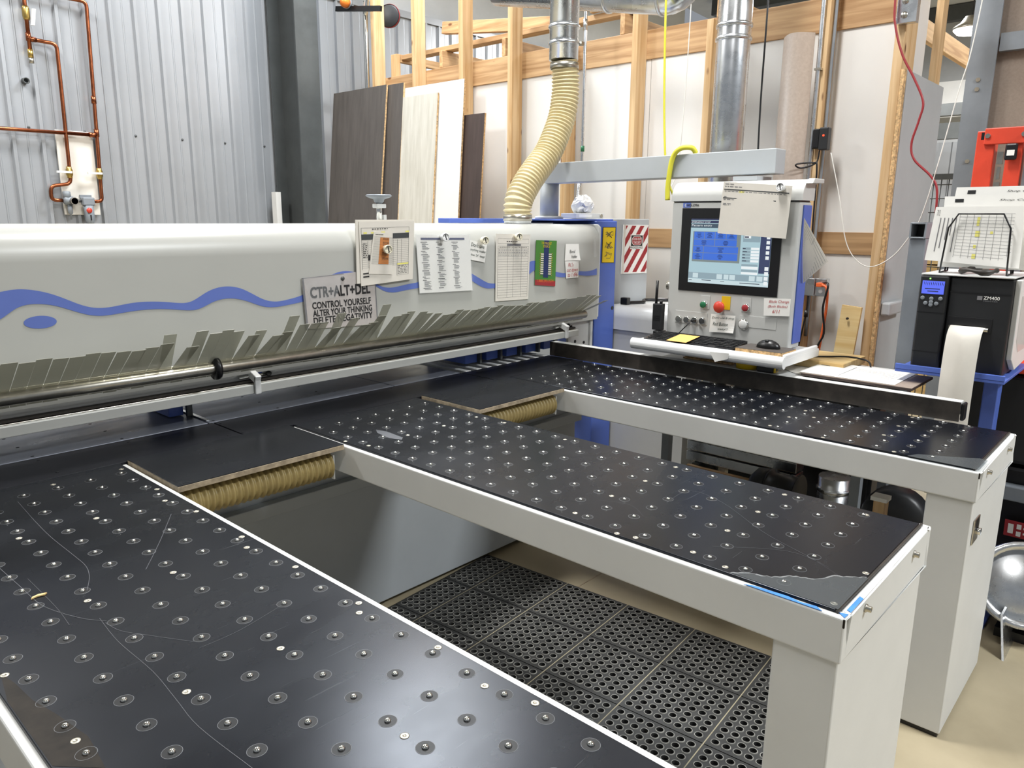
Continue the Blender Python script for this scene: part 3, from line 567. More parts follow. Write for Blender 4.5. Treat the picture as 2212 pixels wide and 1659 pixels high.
# vinyl guard strips: each its own part
rnd = random.Random(3)
x = -.18; k = 0
while x < 3.37:
    wv = .0415
    ang = math.degrees(math.atan2(.105, .14)); L = .175
    if .95 < x < 2.12:
        j = rnd.random()
        if j < .25: ang += rnd.uniform(14, 30); L += rnd.uniform(-.02, .03)
        elif j < .6: ang += rnd.uniform(4, 12)
        else: ang += rnd.uniform(-4, 5)
        L += rnd.uniform(-.012, .012)
    else: ang += rnd.uniform(-1.5, 1.5); L += rnd.uniform(-.004, .003)
    if 2.15 < x: ang += rnd.uniform(-2, 2)
    if x > 3.32: ang -= 9
    a = math.radians(ang); dy, dz = -math.cos(a), math.sin(a); ny, nz = math.sin(a), math.cos(a)
    y0, z0 = 2.538, 1.196; th = .0016; lo = rnd.uniform(0, .004)
    mb = MB(); skew = .0
    pts = [(2.556, 1.150-lo), (2.548, 1.17), (y0, z0), (y0+dy*L*.5, z0+dz*L*.5), (y0+dy*L, z0+dz*L)]
    vs = []
    for yy, zz in pts:
        vs += [(x, yy, zz), (x+wv, yy, zz), (x+wv, yy-ny*th, zz-nz*th), (x, yy-ny*th, zz-nz*th)]
    fs = [(0, 1, 2, 3), (19, 18, 17, 16)]
    for i in range(4):
        b = i*4; fs += [(b, b+4, b+5, b+1), (b+1, b+5, b+6, b+2), (b+2, b+6, b+7, b+3), (b+3, b+7, b+4, b)]
    mb.add(vs, fs); mb.build('vinyl_strip', 'vinyl', S)
    x += .0432; k += 1
# saw table plates
def plate(name, xs, y0, y1, z0, z1, m):
    for a, b in zip(xs, xs[1:]): MB().box(a+.0015, b-.0045, y0, y1, z0, z1).build(name, m, S, .0012)
plate('front_plate', [X0, .40, 1.245, 2.52, 3.2], 2.388, 2.624, .935, .957, 'frontplate')
plate('rear_plate', [X0, 1.232, 2.105, 2.52], 2.632, 3.3, .935, .957, 'steelplate')
MB().box(X0, 3.2, 2.39, 3.3, .90, .934).build('table_base', 'edge', S)
MB().box(1.236, 1.25, 2.66, 3.0, .9575, .9605).build('wear_strip', 'chrome', S)
hm = one('lathe', [(.0055, 0), (.0055, .0006), (0, .0006)], (0, 0, 0), (0, 0, 1), 10).mesh('screw', 'ringdark')
for x, y, z in P['holes']:
    if y > 2.39 and not (2.61 < y < 2.64): piece('screw', hm, (x, y, .957), S)
for i in range(5):
    piece('screw', hm, (2.06+.27*i, 2.43, .957), S); piece('screw', hm, (2.06+.27*i, 2.598, .957), S)
# gripper fingers under the beam
for i in range(5):
    xg = 2.62+.155*i
    g = MB().box(xg, xg+.085, 2.70, 3.0, .975, 1.058).build('gripper', 'blue', S, .003)
    MB().box(xg+.086, xg+.10, 2.68, 3.0, .97, 1.055).build('gripper_side', 'darksteel', g)
    MB().cyl((xg+.02, 2.7, 1.03), (xg+.02, 2.688, 1.03), .008, 10).build('bolt', 'darksteel', g)
for i in range(9):
    xg = 2.56+.075*i
    MB().box(xg, xg+.034, 2.632, 3.25, .938, .9565).build('support_finger', 'paint', S, .001)
g = MB().box(1.16, 1.215, 2.80, 3.0, .96, 1.05).build('gripper', 'blue', S, .002)
MB().box(1.216, 1.238, 2.77, 2.785, .957, 1.046).build('gripper_side', 'darksteel', g, .002)
MB().box(3.27, 3.30, 2.80, 2.83, .96, 1.04).build('stop_post', 'steel', S, .002)
# filler shelves between the air tables
for xa, xb in ((.848, 1.408), (2.053, 2.592)):
    f = MB().box(xa, xb, 2.035, 2.386, .944, .9605).build('filler_board', 'fillwood', S, .001)
    MB().box(xa+.001, xb-.001, 2.036, 2.386, .961, .9625).build('laminate', 'black', f)
    hp = MB(); N = 230; prof3 = []
    Lh = xb-xa-.06
    mbh = MB(); prof3 = [(.045+.0045*math.cos(2*math.pi*i/8), Lh*i/(8*24)) for i in range(8*24+1)]
    mbh.lathe(prof3, (xa+.03, 2.10, .885), (1, 0, 0), 20); mbh.build('suction_hose', 'hosed', S)
    MB().box(xb-.028, xb-.024, 2.06, 2.16, .84, .925).build('hose_bracket', 'paint', S)
# machine body
MB().box(X0, 3.25, 2.47, 3.2, .035, .90).build('body', 'coolgrey', S, .004)
MB().box(X0, 3.25, 2.40, 2.469, .76, .89).build('upper_ledge', 'coolgrey', S, .003)
MB().box(X0, 3.25, 2.425, 2.469, .61, .66).build('cover_rail', 'coolgrey', S, .003)
MB().box(X0, 3.25, 2.68, 3.15, 0, .034).build('plinth', 'blackpl', S)
# right-hand end: plate, blue column, top rail, cabinet
e = MB().box(3.405, 3.622, 2.655, 2.67, .955, 1.5).build('end_plate', 'paint', S, .002)
MB().box(3.60, 3.622, 2.64, 2.654, .955, 1.24).build('plate_flange', 'paint', e, .002)
for zz, xx in ((1.0, 3.47), (.985, 3.555)): MB().cyl((xx, 2.655, zz), (xx, 2.652, zz), .009, 12).build('hole', 'blackpl', e)
bc = MB().box(3.664, 3.868, 2.66, 3.0, .0, 1.69).build('blue_column', 'blue', S, .006)
MB().cyl((3.845, 2.66, 1.165), (3.845, 2.657, 1.165), .012, 14).build('hole', 'blackpl', bc)
MB().box(2.80, 3.868, 3.0, 3.09, 1.675, 1.70).build('blue_top_rail', 'blue', S, .002)
MB().box(3.4, 3.868, 2.69, 3.0, 1.6905, 1.70).build('blue_top_plate', 'blue', S, .002)
MB().box(3.87, 4.37, 2.75, 3.45, .0, 1.702).build('grey_cabinet', 'coolgrey', S, .006)
MB().box(4.372, 4.56, 2.78, 3.3, .0, .86).build('base_cabinet', 'paint', S, .006)
# printed labels on the column
sh = Sheet(P['ylab'], (0, -1, 0)); o = sh.body('warning_label', 'ylabel', .0006, bc)
sh.rects('border', 'ink', [(0, 0, 1, .012), (0, .988, 1, 1), (0, 0, .03, 1), (.97, 0, 1, 1)])
mb = MB()
rr = random.Random(5)
def stroke(mb, sh, pts, wd=.014):
    for (u0, v0), (u1, v1) in zip(pts, pts[1:]):
        a, b = sh.P(u0, v0, sh.t+.0007), sh.P(u1, v1, sh.t+.0007); d = (b-a)
        if d.length < 1e-6: continue
        s_ = d.cross(sh.n).normalized()*wd*sh.w*.5
        mb.quad(a-s_, b-s_, b+s_, a+s_)
for c in (.2, .5, .78):
    p = [(rr.uniform(.2, .85), c+rr.uniform(-.1, .1)) for _ in range(9)]; stroke(mb, sh, p, .02)
    if c < .7: stroke(mb, sh, [(.3, c-.08), (.7, c+.1)], .035); stroke(mb, sh, [(.7, c-.08), (.32, c+.08)], .035)
mb.build('scribble', 'dgrey', o)
# ================================================================== AIR TABLES
nz = MB()
nz.lathe([(.0148, .0002), (.0145, .0006), (.0141, .0004)], (0, 0, 0), (0, 0, 1), 20, 1, True, False)
nz.lathe([(.0141, .0003), (.0062, .0003), (.0058, .0002)], (0, 0, 0), (0, 0, 1), 20, 0, False, False)
nz.ball((0, 0, .0008), .0056, .0056, .0048, 12, 2)
nzm = nz.mesh('air_nozzle', ['ringdark', 'ringlight', 'chrome'])
rvm = one('lathe', [(.0072, 0), (.0072, .0007), (.006, .0012), (.002, .0012), (.0018, .0006), (0, .0006)], (0, 0, 0), (0, 0, 1), 14).mesh('rivet', 'cap')
blm = MB()
blm.lathe([(.009, 0), (.009, .004), (.0065, .0045), (.0065, .013), (.004, .013), (.004, .009), (0, .009)], (0, 0, 0), (0, -1, 0), 14); blm = blm.mesh('bolt', 'steel')
def air_table(label, x0, x1, xs, screws, yend=.434, foot=0.):
    t = thing('air_table', label, 'table', ((x0+x1)/2, 1.4, 0), 'air tables reaching out from the saw')
    f = MB(); f.box(x0, x0+.028, .41, 2.386, .85, .950); f.box(x1-.028, x1, .41, 2.386, .85, .950); f.box(x0+.028, x1-.028, .41, .43, .85, .950)
    f.box(x0+.028, x1-.028, .5, 2.38, .90, .93)
    f.build('frame', 'paint', t, .005, 3)
    MB().box(x0+.015, x1-.021, yend, 2.386, .931, .957).build('table_board', ['black'], t, .0015)
    MB().box(x0+.014, x1-.012, yend-.006, yend-.0005, .931, .9555).build('board_edge', 'edge', t)
    MB().box(x0+.012, x1-.012, .418, .552, .018, .849).build('leg', 'paint', t, .005, 3)
    MB().box(x0+.02, x1-.02, .425, .545, foot, .0178).build('foot', 'blackpl', t)
    MB().box(x0-.0006, x0+.003, .4094, .414, .930, .9495).build('chipped_corner', 'wear', t, .002)
    for j in range(21):
        for i in range(7):
            piece('air_nozzle', nzm, (xs+.0843*i, .556+.0863*j, .957), t)
    for x, y in screws:
        if x0+.02 < x < x1-.02 and .44 < y < 2.37: piece('rivet', rvm, (x, y, .957), t)
    for fx in (.2, .76):
        piece('bolt', blm, (x0+(x1-x0)*fx, .4105, .925), t)
    return t
t1 = air_table('nearest black air table with white rim, at bottom left', .225, .845, .284, P['scr1'])
t2 = air_table('middle black air table with taped front corner', 1.42, 2.045, 1.476, P['scr2'], foot=.0135)
t3 = air_table('farthest black air table with a stop fence along its edge', 2.60, 3.195, 2.65, P['scr3'])
def scratch_part(t, pts, wd):
    mb = MB(); P_ = spline([(a, b, .9574) for a, b, c in pts], 5)
    for a, b in zip(P_, P_[1:]):
        s_ = (b-a).cross(V((0, 0, 1))).normalized()*wd*.5; mb.quad(a-s_, b-s_, b+s_, a+s_)
    mb.build('scratch', 'scratch', t)
for i in range(7): scratch_part(t1, P['sc1_%d' % i], (.0012, .0012, .0009, .0009, .0007, .0014, .0007)[i])
for i in range(3): scratch_part(t2, P['sc2_%d' % i], .0009)
wp = [(max(a, .243), b) for a, b, c in P['wear1']]
MB().add([(a, b, .95735) for a, b in wp], [tuple(range(len(wp)))]).build('worn_patch', 'wear', t1)
MB().add([(a, b, .95735) for a, b, c in P['scuff2']], [tuple(range(6))]).build('scuff_mark', 'scratch', t2)
wc = MB(); wc.prism([(0, 0), (.012, .004), (.024, .001), (.03, .006), (.016, .011), (.004, .007)], lambda u, v, w_: (.37+u, 1.625+v, w_), .958, .9605)
tag(wc.build('wood_splinter', 'pine', base=(.38, 1.63, .958)), 'pale wood splinter lying on the nearest air table', 'splinter')
# worn corner and tape on the middle table
mb = MB(); pts = [(1.437, .66), (1.462, .63), (1.478, .585), (1.515, .55), (1.53, .515), (1.575, .485), (1.60, .455), (1.618, .43), (1.437, .43)]
mb.prism(pts, lambda u, v, w_: (u, v, w_), .9575, .9583); o = mb.build('clear_tape', 'tapeclear', t2); o['label'] = 'torn clear tape over the corner'
mb = MB(); ed = [V((a, b, .9586)) for a, b in pts[:-1]]; rj = random.Random(31)
ed2 = []
for a, b in zip(ed, ed[1:]): ed2 += [a.lerp(b, k/5)+V((rj.uniform(-.003, .003), rj.uniform(-.003, .003), 0)) for k in range(5)]
for a, b in zip(ed2, ed2[1:]):
    s_ = (b-a).cross(V((0, 0, 1))).normalized()*rj.uniform(.0008, .003); mb.quad(a-s_, b-s_, b+s_, a+s_)
mb.build('tape_crease', 'crease', t2)
mb = MB(); mb.prism([(1.421, .62), (1.429, .60), (1.434, .53), (1.428, .50), (1.433, .47), (1.422, .455)], lambda u, v, w_: (u, v, w_), .9505, .9515)
mb.prism([(1.53, .411), (1.455, .411), (1.46, .42), (1.535, .42)], lambda u, v, w_: (u, v, w_), .9505, .9515)
mb.prism([(1.425, .413), (1.445, .412), (1.438, .428)], lambda u, v, w_: (u, v, w_), .9505, .9515)
o = mb.build('blue_tape', 'bluetape', t2); o['label'] = 'scraps of blue masking tape'
mb = MB(); mb.prism([(2.606, .62), (2.65, .60), (2.70, .50), (2.74, .44), (2.73, .415), (2.606, .415)], lambda u, v, w_: (u, v, w_), .9575, .9583)
mb.build('clear_tape', 'tapeclear', t3)
lk = MB().box(2.655, 2.735, .413, .4175, .69, .775).build('latch_plate', 'steel', t3, .002)
MB().cyl((2.695, .413, .73), (2.695, .400, .73), .012, 12).build('latch_knob', 'chrome', lk)
MB().box(2.68, 2.715, .4125, .4131, .735, .77).build('latch_slot', 'blackpl', lk)
# stop fence along the farthest table
fe = thing('stop_fence', 'long dark steel stop fence with white top edge on the farthest table', 'fence', (3.22, 1.6, .957))
MB().box(3.197, 3.202, .60, 2.62, .958, 1.034).build('fence_face', 'edge', fe, .001)
MB().box(3.202, 3.245, .60, 2.62, .985, 1.036).build('fence_bar', 'paint', fe, .003)
MB().box(3.199, 3.243, .585, .599, .962, 1.032).build('end_cap', 'blackpl', fe, .006)
# ================================================================== FLOOR MAT
mt = thing('rubber_mat', 'black perforated rubber mat on the floor between the air tables', 'mat', (2.0, 1.5, 0))
pit = .038; mg = (.321-8*pit)/2; n = 16
def sqp(a, h):
    c, s_ = math.cos(a), math.sin(a); k_ = h/max(abs(c), abs(s_)); return c*k_, s_*k_
def mattile(rows):
  tile = MB(); b = .321; hb = rows*pit+2*mg
  for i in range(8):
    for j in range(rows):
        cx, cy = mg+pit*(i+.5), mg+pit*(j+.5); vs = []
        for r, z in ((None, .010), (.0160, .010), (.0150, .0125), (.0125, .0125), (.0125, .001)):
            for k in range(n):
                a = 2*math.pi*(k+.0)/n+math.pi/4
                x_, y_ = sqp(a, pit/2) if r is None else (r*math.cos(a), r*math.sin(a))
                vs.append((cx+x_, cy+y_, z))
        tile.add(vs, [(q*n+k, q*n+(k+1) % n, (q+1)*n+(k+1) % n, (q+1)*n+k) for q in (0, 3) for k in range(n)])
        tile.add(vs, [(q*n+k, q*n+(k+1) % n, (q+1)*n+(k+1) % n, (q+1)*n+k) for q in (1, 2) for k in range(n)], 1)
  for (xa, xb, ya, yb) in ((0, mg, 0, hb), (b-mg, b, 0, hb), (mg, b-mg, 0, mg), (mg, b-mg, hb-mg, hb)): tile.box(xa, xb, ya, yb, .0008, .010)
  tile.quad((0, 0, .0006), (b, 0, .0006), (b, hb, .0006), (0, hb, .0006), 2)  # black sheet: paints the shade down inside the holes
  return tile.mesh('mat_tile', ['rubber', 'rubberw', 'blackpl'])
tilem, tileh = mattile(8), mattile(4)
th = math.radians(4.3); cu, su = math.cos(th), math.sin(th)
for i in range(-4, 1):
    for j in range(-5, 2):
        u, v = .325*i+.002, .325*j+.002
        px_, py_ = 2.293+(u+.16)*cu-(v+.16)*su, 1.982+(u+.16)*su+(v+.16)*cu
        if i >= -1 and j < -4: continue
        if i == -4 and j > -5: MB().obox((2.293+(-.489)*cu-(v-.002)*su, 1.982+(-.489)*su+(v-.002)*cu, .005), (.81*cu, .81*su, 0), (-.0022*su, .0022*cu, 0), (0, 0, .0046)).build('seam', 'seam', mt)
        piece('mat_tile', tileh if j == 1 else tilem, (2.293+u*cu-v*su, 1.982+u*su+v*cu, 0), mt, (0, 0, th))
# ================================================================== CONTROL CONSOLE
cn = thing('control_console', 'grey saw control console with touch screen, buttons and hood', 'console', (3.45, 1.66, 1.09))
F = 3.35
body = MB().box(F, 3.48, 1.345, 1.98, 1.125, 1.785).build('housing', 'conspaint', cn, .008, 3)
MB().box(F+.035, 3.475, 1.339, 1.3445, 1.15, 1.77).build('blue_side_panel', 'blue', cn, .001)
prf = [(F-.004, 1.79)]+[(F-.004+.075*(1-math.cos(a)), 1.80+.082*math.sin(a)) for a in (math.radians(10*i) for i in range(1, 10))]+[(3.50, 1.884), (3.50, 1.862), (3.48, 1.862), (3.48, 1.79)]
mb = MB(); mb.prism(prf, lambda u, v, y: (u, y, v), 1.335, 1.985)
hd = wnorm(mb.build('hood', 'conspaint', cn))
mb = MB(); mb.prism([(F+.02, 1.862), (F+.04, 1.884), (3.50, 1.884), (3.50, 1.866)], lambda u, v, y: (u, y, v), 1.305, 1.3345); mb.build('hood_lip', 'conspaint', hd, .003)
MB().box(F+.001, 3.47, 1.35, 1.975, 1.7855, 1.7895).build('seam', 'blackpl', cn)
def face(y0, y1, z0, z1, name, m, d=.002, par=None, bev=0):   # flat piece on the console front, y0 > y1 left to right
    return MB().box(F-d, F-.0002, y1, y0, z0, z1).build(name, m, par or cn, bev)
bz = face(1.922, 1.414, 1.36, 1.757, 'bezel', 'blackpl', .004, None, .001)
SC = Sheet([(F-.0045, 1.869, 1.708), (F-.0045, 1.459, 1.708), (F-.0045, 1.459, 1.402), (F-.0045, 1.869, 1.402)], (-1, 0, 0))
scn = SC.body('screen', 's_base', .0004, bz)
SC.rects('header', 's_navy', [(0, 0, 1, .022), (0, .03, 1, .068)])
SC.rects('title_bar', 's_title', [(0, .078, 1, .14)])
SC.rects('pattern_ground', 's_grey', [(.035, .195, .64, .665)], .0004)
SC.rects('pattern_block', 's_blue', [(.05, .20, .18, .312), (.186, .20, .316, .312), (.322, .20, .456, .312), (.462, .20, .59, .312),
    (.046, .318, .316, .415), (.322, .318, .592, .415), (.045, .422, .176, .52), (.182, .422, .615, .52), (.043, .527, .175, .632), (.181, .527, .612, .632)], .0006)
SC.rects('side_column', 's_col', [(.875, .14, 1, .80)], .0004)
SC.rects('side_fields', 's_bar', [(.668, .24, .87, .34)]+[(.668, .42+.046*i, .765, .455+.046*i) for i in range(5)]+[(.668, .67, .86, .70), (.668, .755, .86, .785)], .0006)
SC.rects('side_inputs', 's_white', [(.68, .245, .76, .285)]+[(.77, .42+.046*i, .868, .455+.046*i) for i in range(5)]+[(.668, .705, .866, .745), (.668, .79, .866, .825)]+[(.945, .24+.075*i, .985, .29+.075*i) for i in range(5)]+[(.945, .70+.072*i, .99, .755+.072*i) for i in range(4)], .0007)
SC.rects('tool_bar', 's_bar', [(0, .835, 1, .93)], .0004)
SC.rects('toolbar_print', 's_light', [(.06, .845, .13, .92), (.37, .845, .44, .92), (.46, .845, .52, .92), (.53, .845, .60, .92), (.77, .845, .84, .92), (.86, .845, .93, .92)], .0007, True)
SC.rects('status_bar', 's_light', [(0, .935, 1, .998)], .0004)
rr = random.Random(9); L = []
for (u0, v0, u1, v1) in [(.05, .20, .18, .312), (.186, .20, .316, .312), (.322, .20, .456, .312), (.462, .20, .59, .312), (.046, .318, .316, .415), (.322, .318, .592, .415), (.045, .422, .176, .52), (.182, .422, .615, .52), (.043, .527, .175, .632), (.181, .527, .612, .632)]:
    c = (u0+u1)/2
    for q in range(5): w_ = rr.uniform(.015, .04); L.append((c-w_, v0+.018+.016*q, c+w_, v0+.025+.016*q))
for i in range(5): L.append((.672, .432+.046*i, .672+rr.uniform(.03, .07), .443+.046*i))
L += [(.685, .257, .735, .275), (.01, .955, .05, .965), (.18, .945, .3, .955), (.42, .95, .47, .957), (.66, .955, .9, .965)]
SC.rects('small_text', 's_text', L, .0009)
SC.text('Pattern entry', .012, .128, .26, .042, 's_white', name='screen_text')
SC.text('EMERGENCY STOP', .01, .062, .24, .022, 's_white', name='screen_text')
# maker's mark on the front
lg = face(1.921, 1.879, 1.760, 1.783, 'logo_square', 'decal', .001)
mb = MB(); ca = (1.898, 1.7715)
pts = [(ca[0]-.013*math.cos(a), ca[1]+.009*math.sin(a)) for a in (math.radians(d) for d in range(60, 301, 20))]
pts = [(ca[0]+.0135*math.cos(math.radians(d)), ca[1]+.0095*math.sin(math.radians(d))) for d in range(-60, 61, 12)]+[(ca[0]+.010*math.cos(math.radians(d)), ca[1]+.0065*math.sin(math.radians(d))) for d in range(60, -61, -12)]
mb.prism(pts, lambda u, v, w_: (w_, u, v), F-.0016, F-.0012); mb.build('logo_ring', 'paint', lg)
mark('lettering', 'HOLZMA', (F-.0018, 1.899, 1.766), (0, -1, 0), (0, 0, 1), 'ink', cn, .064, .0105, bold=.02)
# buttons
pl = P['c_plates']
def platep(i, name, m): return face(pl[i][1], pl[i+1][1], pl[i+1][2], pl[i][2], name, m, .002, None, .0008)
def button(name, y, z, r, m, L=.014, collar='chrome'):
    o = MB(); o.lathe([(r*1.22, 0), (r*1.22, .006), (r*1.05, .008), (r*1.02, .0085)], (F-.002, y, z), (-1, 0, 0), 20); b = o.build(name, collar, cn)
    o = MB(); o.lathe([(r, .002), (r, L-.002), (r*.85, L), (0, L)], (F-.002, y, z), (-1, 0, 0), 20); o.build('cap', m, b); return b
platep(0, 'button_plate', 'conspaint'); platep(2, 'yellow_plate', 'yellow'); platep(4, 'button_plate', 'conspaint'); platep(6, 'button_panel', 'conspaint'); platep(8, 'button_panel', 'conspaint')
B = P['c_btn']
button('start_button', B[0][1], B[0][2], .016, 'green', .012)['label'] = 'green start button'
mb = MB(); mb.lathe([(.013, 0), (.013, .018), (.026, .022), (.028, .030), (.022, .037), (0, .04)], (F-.002, B[1][1]+.004, B[1][2]), (-1, 0, 0), 24); mb.build('emergency_button', 'red', cn)['label'] = 'red mushroom emergency stop button'
button('stop_button', B[2][1], B[2][2], .016, 'redp', .012)['label'] = 'red stop button'
for i, m_ in ((3, 'paint'), (4, 'paint'), (5, 'blackpl'), (6, 'blackpl')): button('push_button', B[i][1], B[i][2], .0145, m_, .008)
button('rotary_knob', B[7][1], B[7][2], .021, 'paint', .012)
MB().cyl((F-.01, B[5][1], B[5][2]), (F-.035, B[5][1], B[5][2]), .006, 10).build('usb_plug', 'darkpl', cn)
# keyboard tray
ty0, ty1, tx0 = 1.263, 2.03, 3.10
prf = [(tx0+.022*(1-math.cos(a)), 1.102+.020*math.sin(a)*(1 if math.sin(a) > 0 else .8)) for a in (math.radians(d) for d in range(-90, 91, 15))]
mb = MB(); mb.prism(prf+[(3.52, 1.122), (3.52, 1.086)], lambda u, v, y: (u, y, v), ty0, ty1); tr = mb.build('keyboard_tray', 'white', cn, .003)
mb = MB(); mb.prism([(3.122+.022*math.cos(math.radians(d)), 1.106+.027*math.sin(math.radians(d))) for d in range(0, 360, 20)], lambda u, v, y: (u, y, v), ty0-.002, ty1+.002); wnorm(mb.build('front_lip', 'white', tr))
MB().box(3.14, 3.50, ty0, ty0+.018, 1.118, 1.14).build('tray_rim', 'white', tr, .006, 3)
MB().box(3.16, 3.35, 1.28, 1.98, 1.1222, 1.1232).build('tray_pad', 'darkpl', tr)
# overhead arm
MB().cyl((3.57, 2.95, 1.7005), (3.57, 2.95, 1.92), .056, 24).build('pillar', 'coolgrey', cn)
MB().lathe([(.085, 0), (.085, .012), (.06, .016)], (3.57, 2.95, 1.7005), (0, 0, 1), 24).build('pillar_flange', 'paint', cn)
MB().obox((3.57, 2.30, 1.966), (.055, 0, 0), (0, .755, -.008), (0, .0006, .057)).build('overhead_arm', 'coolgrey', cn, .004)
MB().box(3.45, 3.61, 1.60, 1.72, 1.885, 1.905).build('hanger', 'coolgrey', cn)
# papers, magnets, radio, mouse ... all resting on or stuck to the console
def magnet(pos, ax, label, m='knob'):
    t = thing('slotted_magnet', label, 'magnet', pos, 'round slotted magnets')
    ax = V(ax).normalized(); pos = V(pos)
    MB().lathe([(.0165, .0), (.0165, .016), (.0185, .018), (.0195, .024), (.0185, .03), (.016, .031), (.0155, .0295), (0, .0295)], pos, ax, 18).build('body', m, t)
    u = ax.orthogonal().normalized(); u = (V((0, 0, 1))-ax*ax.z).normalized(); w_ = ax.cross(u)
    d = (u+w_*.25).normalized(); s_ = ax.cross(d)
    MB().obox(pos+ax*.030, d*.0125, s_*.0022, ax*.0006).build('slot', 'ink', t)
    mb = MB()
    for k in range(24):
        a0, a1 = 2*math.pi*k/24, 2*math.pi*(k+1)/24
        f = lambda a, r: pos+ax*.0304+(u*math.cos(a)+w_*math.sin(a))*r
        if abs(math.cos(a0-.1)) > .25: mb.quad(f(a0, .0118), f(a1, .0118), f(a1, .0133), f(a0, .0133))
    mb.build('ring', 'ink', t)
    return t
s = Sheet(P['c_paper'], (-1, 0, 0)); o = tag(s.body('printed_sheet', 'paperg', .0008, None, 0, .006), 'printed job sheet hanging from the console hood by a magnet', 'paper')
rr = random.Random(2); L = []
def line_words(u0, u1, v, h, r_=None):
    u = u0; out = []
    while u < u1:
        w_ = rr.uniform(.02, .06); out.append((u, v, min(u1, u+w_), v+h)); u += w_+.015
    return out
L = line_words(.03, .17, .03, .013)+line_words(.03, .30, .075, .014)+line_words(.03, .92, .165, .012)+line_words(.03, .78, .325, .012)+line_words(.03, .42, .405, .012)+line_words(.03, .2, .43, .012)+[(.03, .27, .07, .285)]
s.rects('printed_text', 'grey_ink', L, .0012)
s.rects('printed_bars', 'dgrey', [(.02, .13, .97, .15), (.02, .295, .8, .313)], .0012)
s.rects('highlight', 'yellowhl', [(.25, .155, .33, .19)], .0010)
s.rects('red_note', 'redink', [(.78, .47, .84, .49)], .0012)
magnet((F-.02, 1.421, 1.843), (-1, 0, .12), 'white slotted magnet on the sheet hanging from the console', 'white')
def note(name, pts, front, label, lines, m, ink, curl=0, h=.2, sh=.25, paper='paper'):
    s = Sheet(pts, front); o = tag(s.body(name, paper, .0008, None, curl), label, 'note', 'handwritten notes')
    for t, u, v, w_, hh in lines: s.text(t, u, v, w_, hh, ink, sh, name='handwriting', k=.0014)
    return s
note('paper_note', P['c_note4'], (-1, 0, 0), 'white note about the red button under the red mushroom switch', [("Don't use E-stop", .06, .27, .9, .16), ('Red Button', .12, .62, .62, .2), ('easy!!', .35, .88, .4, .15)], 'paper', 'greenink', .004)
note('paper_note', P['c_note5'], (-1, 0, 0), 'white note in red ink about a blade change on the console', [('Blade Change', .2, .3, .76, .2), ('(Both Blades)', .16, .56, .74, .18), ('6/11', .34, .84, .28, .2)], 'paper', 'redink')
# folded sheet sticking out on the right side of the console
c = [V((3.385, 1.336, 1.715)), V((3.41, 1.222, 1.53)), V((3.44, 1.335, 1.425)), V((3.40, 1.336, 1.57))]
s = Sheet([c[0], c[1], c[2], c[3]], (-1, -1, .2)); tag(s.body('folded_sheet', 'paperg', .0008, None, 0, .004), 'creased ruled sheet sticking out from the right side of the console', 'paper')
s.rects('ruled_lines', 'grey_ink', [(.06, .08+.085*i, .97, .088+.085*i) for i in range(11)]+[(.45, .02, .457, .98)], .001)
# radio in its charger
rd = thing('two_way_radio', 'black two-way radio standing in a charger left of the console', 'radio', (3.33, 2.01, 1.122))
MB().box(3.315, 3.35, 1.992, 2.045, 1.15, 1.285).build('radio_body', 'darkpl', rd, .004)
MB().cyl((3.335, 2.037, 1.285), (3.335, 2.035, 1.40), .007, 10).build('antenna', 'blackpl', rd)
MB().cyl((3.335, 2.008, 1.285), (3.335, 2.008, 1.30), .008, 10).build('knob', 'blackpl', rd)
MB().box(3.30, 3.36, 1.985, 2.028, 1.1225, 1.149).build('charger', 'blackpl', rd, .004)
MB().cyl((3.2995, 2.005, 1.136), (3.2985, 2.005, 1.136), .003, 8).build('charge_light', 'greenglow', rd)
mb = MB(); mb.box(3.314, 3.3149, 2.0, 2.038, 1.2, 1.204); mb.box(3.314, 3.3149, 2.0, 2.038, 1.21, 1.214); mb.box(3.314, 3.3149, 2.0, 2.038, 1.22, 1.224); mb.build('grille', 'blackpl', rd)
ga = thing('pressure_gauge', 'small round pressure gauge on the left side of the console', 'gauge', (3.42, 1.99, 1.36))
MB().lathe([(.02, 0), (.022, .004), (.022, .03), (.012, .034), (0, .034)], (3.41, 2.025, 1.372), (.3, -1, 0), 20).build('gauge_case', 'steel', ga)
MB().cyl((3.44, 1.995, 1.345), (3.44, 1.995, 1.60), .008, 10).build('air_tube', 'blackpl', ga)
MB().cyl((3.43, 1.993, 1.35), (3.43, 1.993, 1.40), .011, 10).build('fitting', 'brass', ga)
tag(MB().tube(spline([(F-.036, B[5][1], B[5][2]), (F-.06, B[5][1]+.02, 1.185), (F-.04, 1.90, 1.14), (3.345, 1.985, 1.135)]), .0025, 8).build('usb_cable', 'blackpl', base=(F, 1.9, 1.13)), 'thin black cable from the charger to the console socket', 'cable')
# keyboard
kb = thing('keyboard', 'flat black keyboard on the white console tray', 'keyboard', (3.22, 1.75, 1.1235))
tz = lambda x: (x-3.148)*.13
mb = MB(); mb.prism([(3.148, 1.124), (3.300, 1.124), (3.300, 1.134+tz(3.3)), (3.148, 1.134)], lambda u, v, y: (u, y, v), 1.515, 1.985); mb.build('keyboard_body', 'blackpl', kb, .002)
mb = MB()
for r in range(6):
    for q in range(21):
        if q in (15, 16) and r in (0, 3): continue
        mb.box(3.160+.0225*r, 3.1785+.0225*r, 1.967-.0213*q-.0185, 1.967-.0213*q, 1.1335+tz(3.16+.0225*r), 1.1392+tz(3.16+.0225*r))
mb.build('keys', 'darkpl', kb)
tag(Sheet([(3.25, 1.84, 1.1555), (3.25, 1.735, 1.1555), (3.118, 1.735, 1.1405), (3.118, 1.84, 1.1405)], (0, 0, 1)).body('sticky_note', 'sticky', .0008), 'orange sticky note lying over the keyboard', 'note')
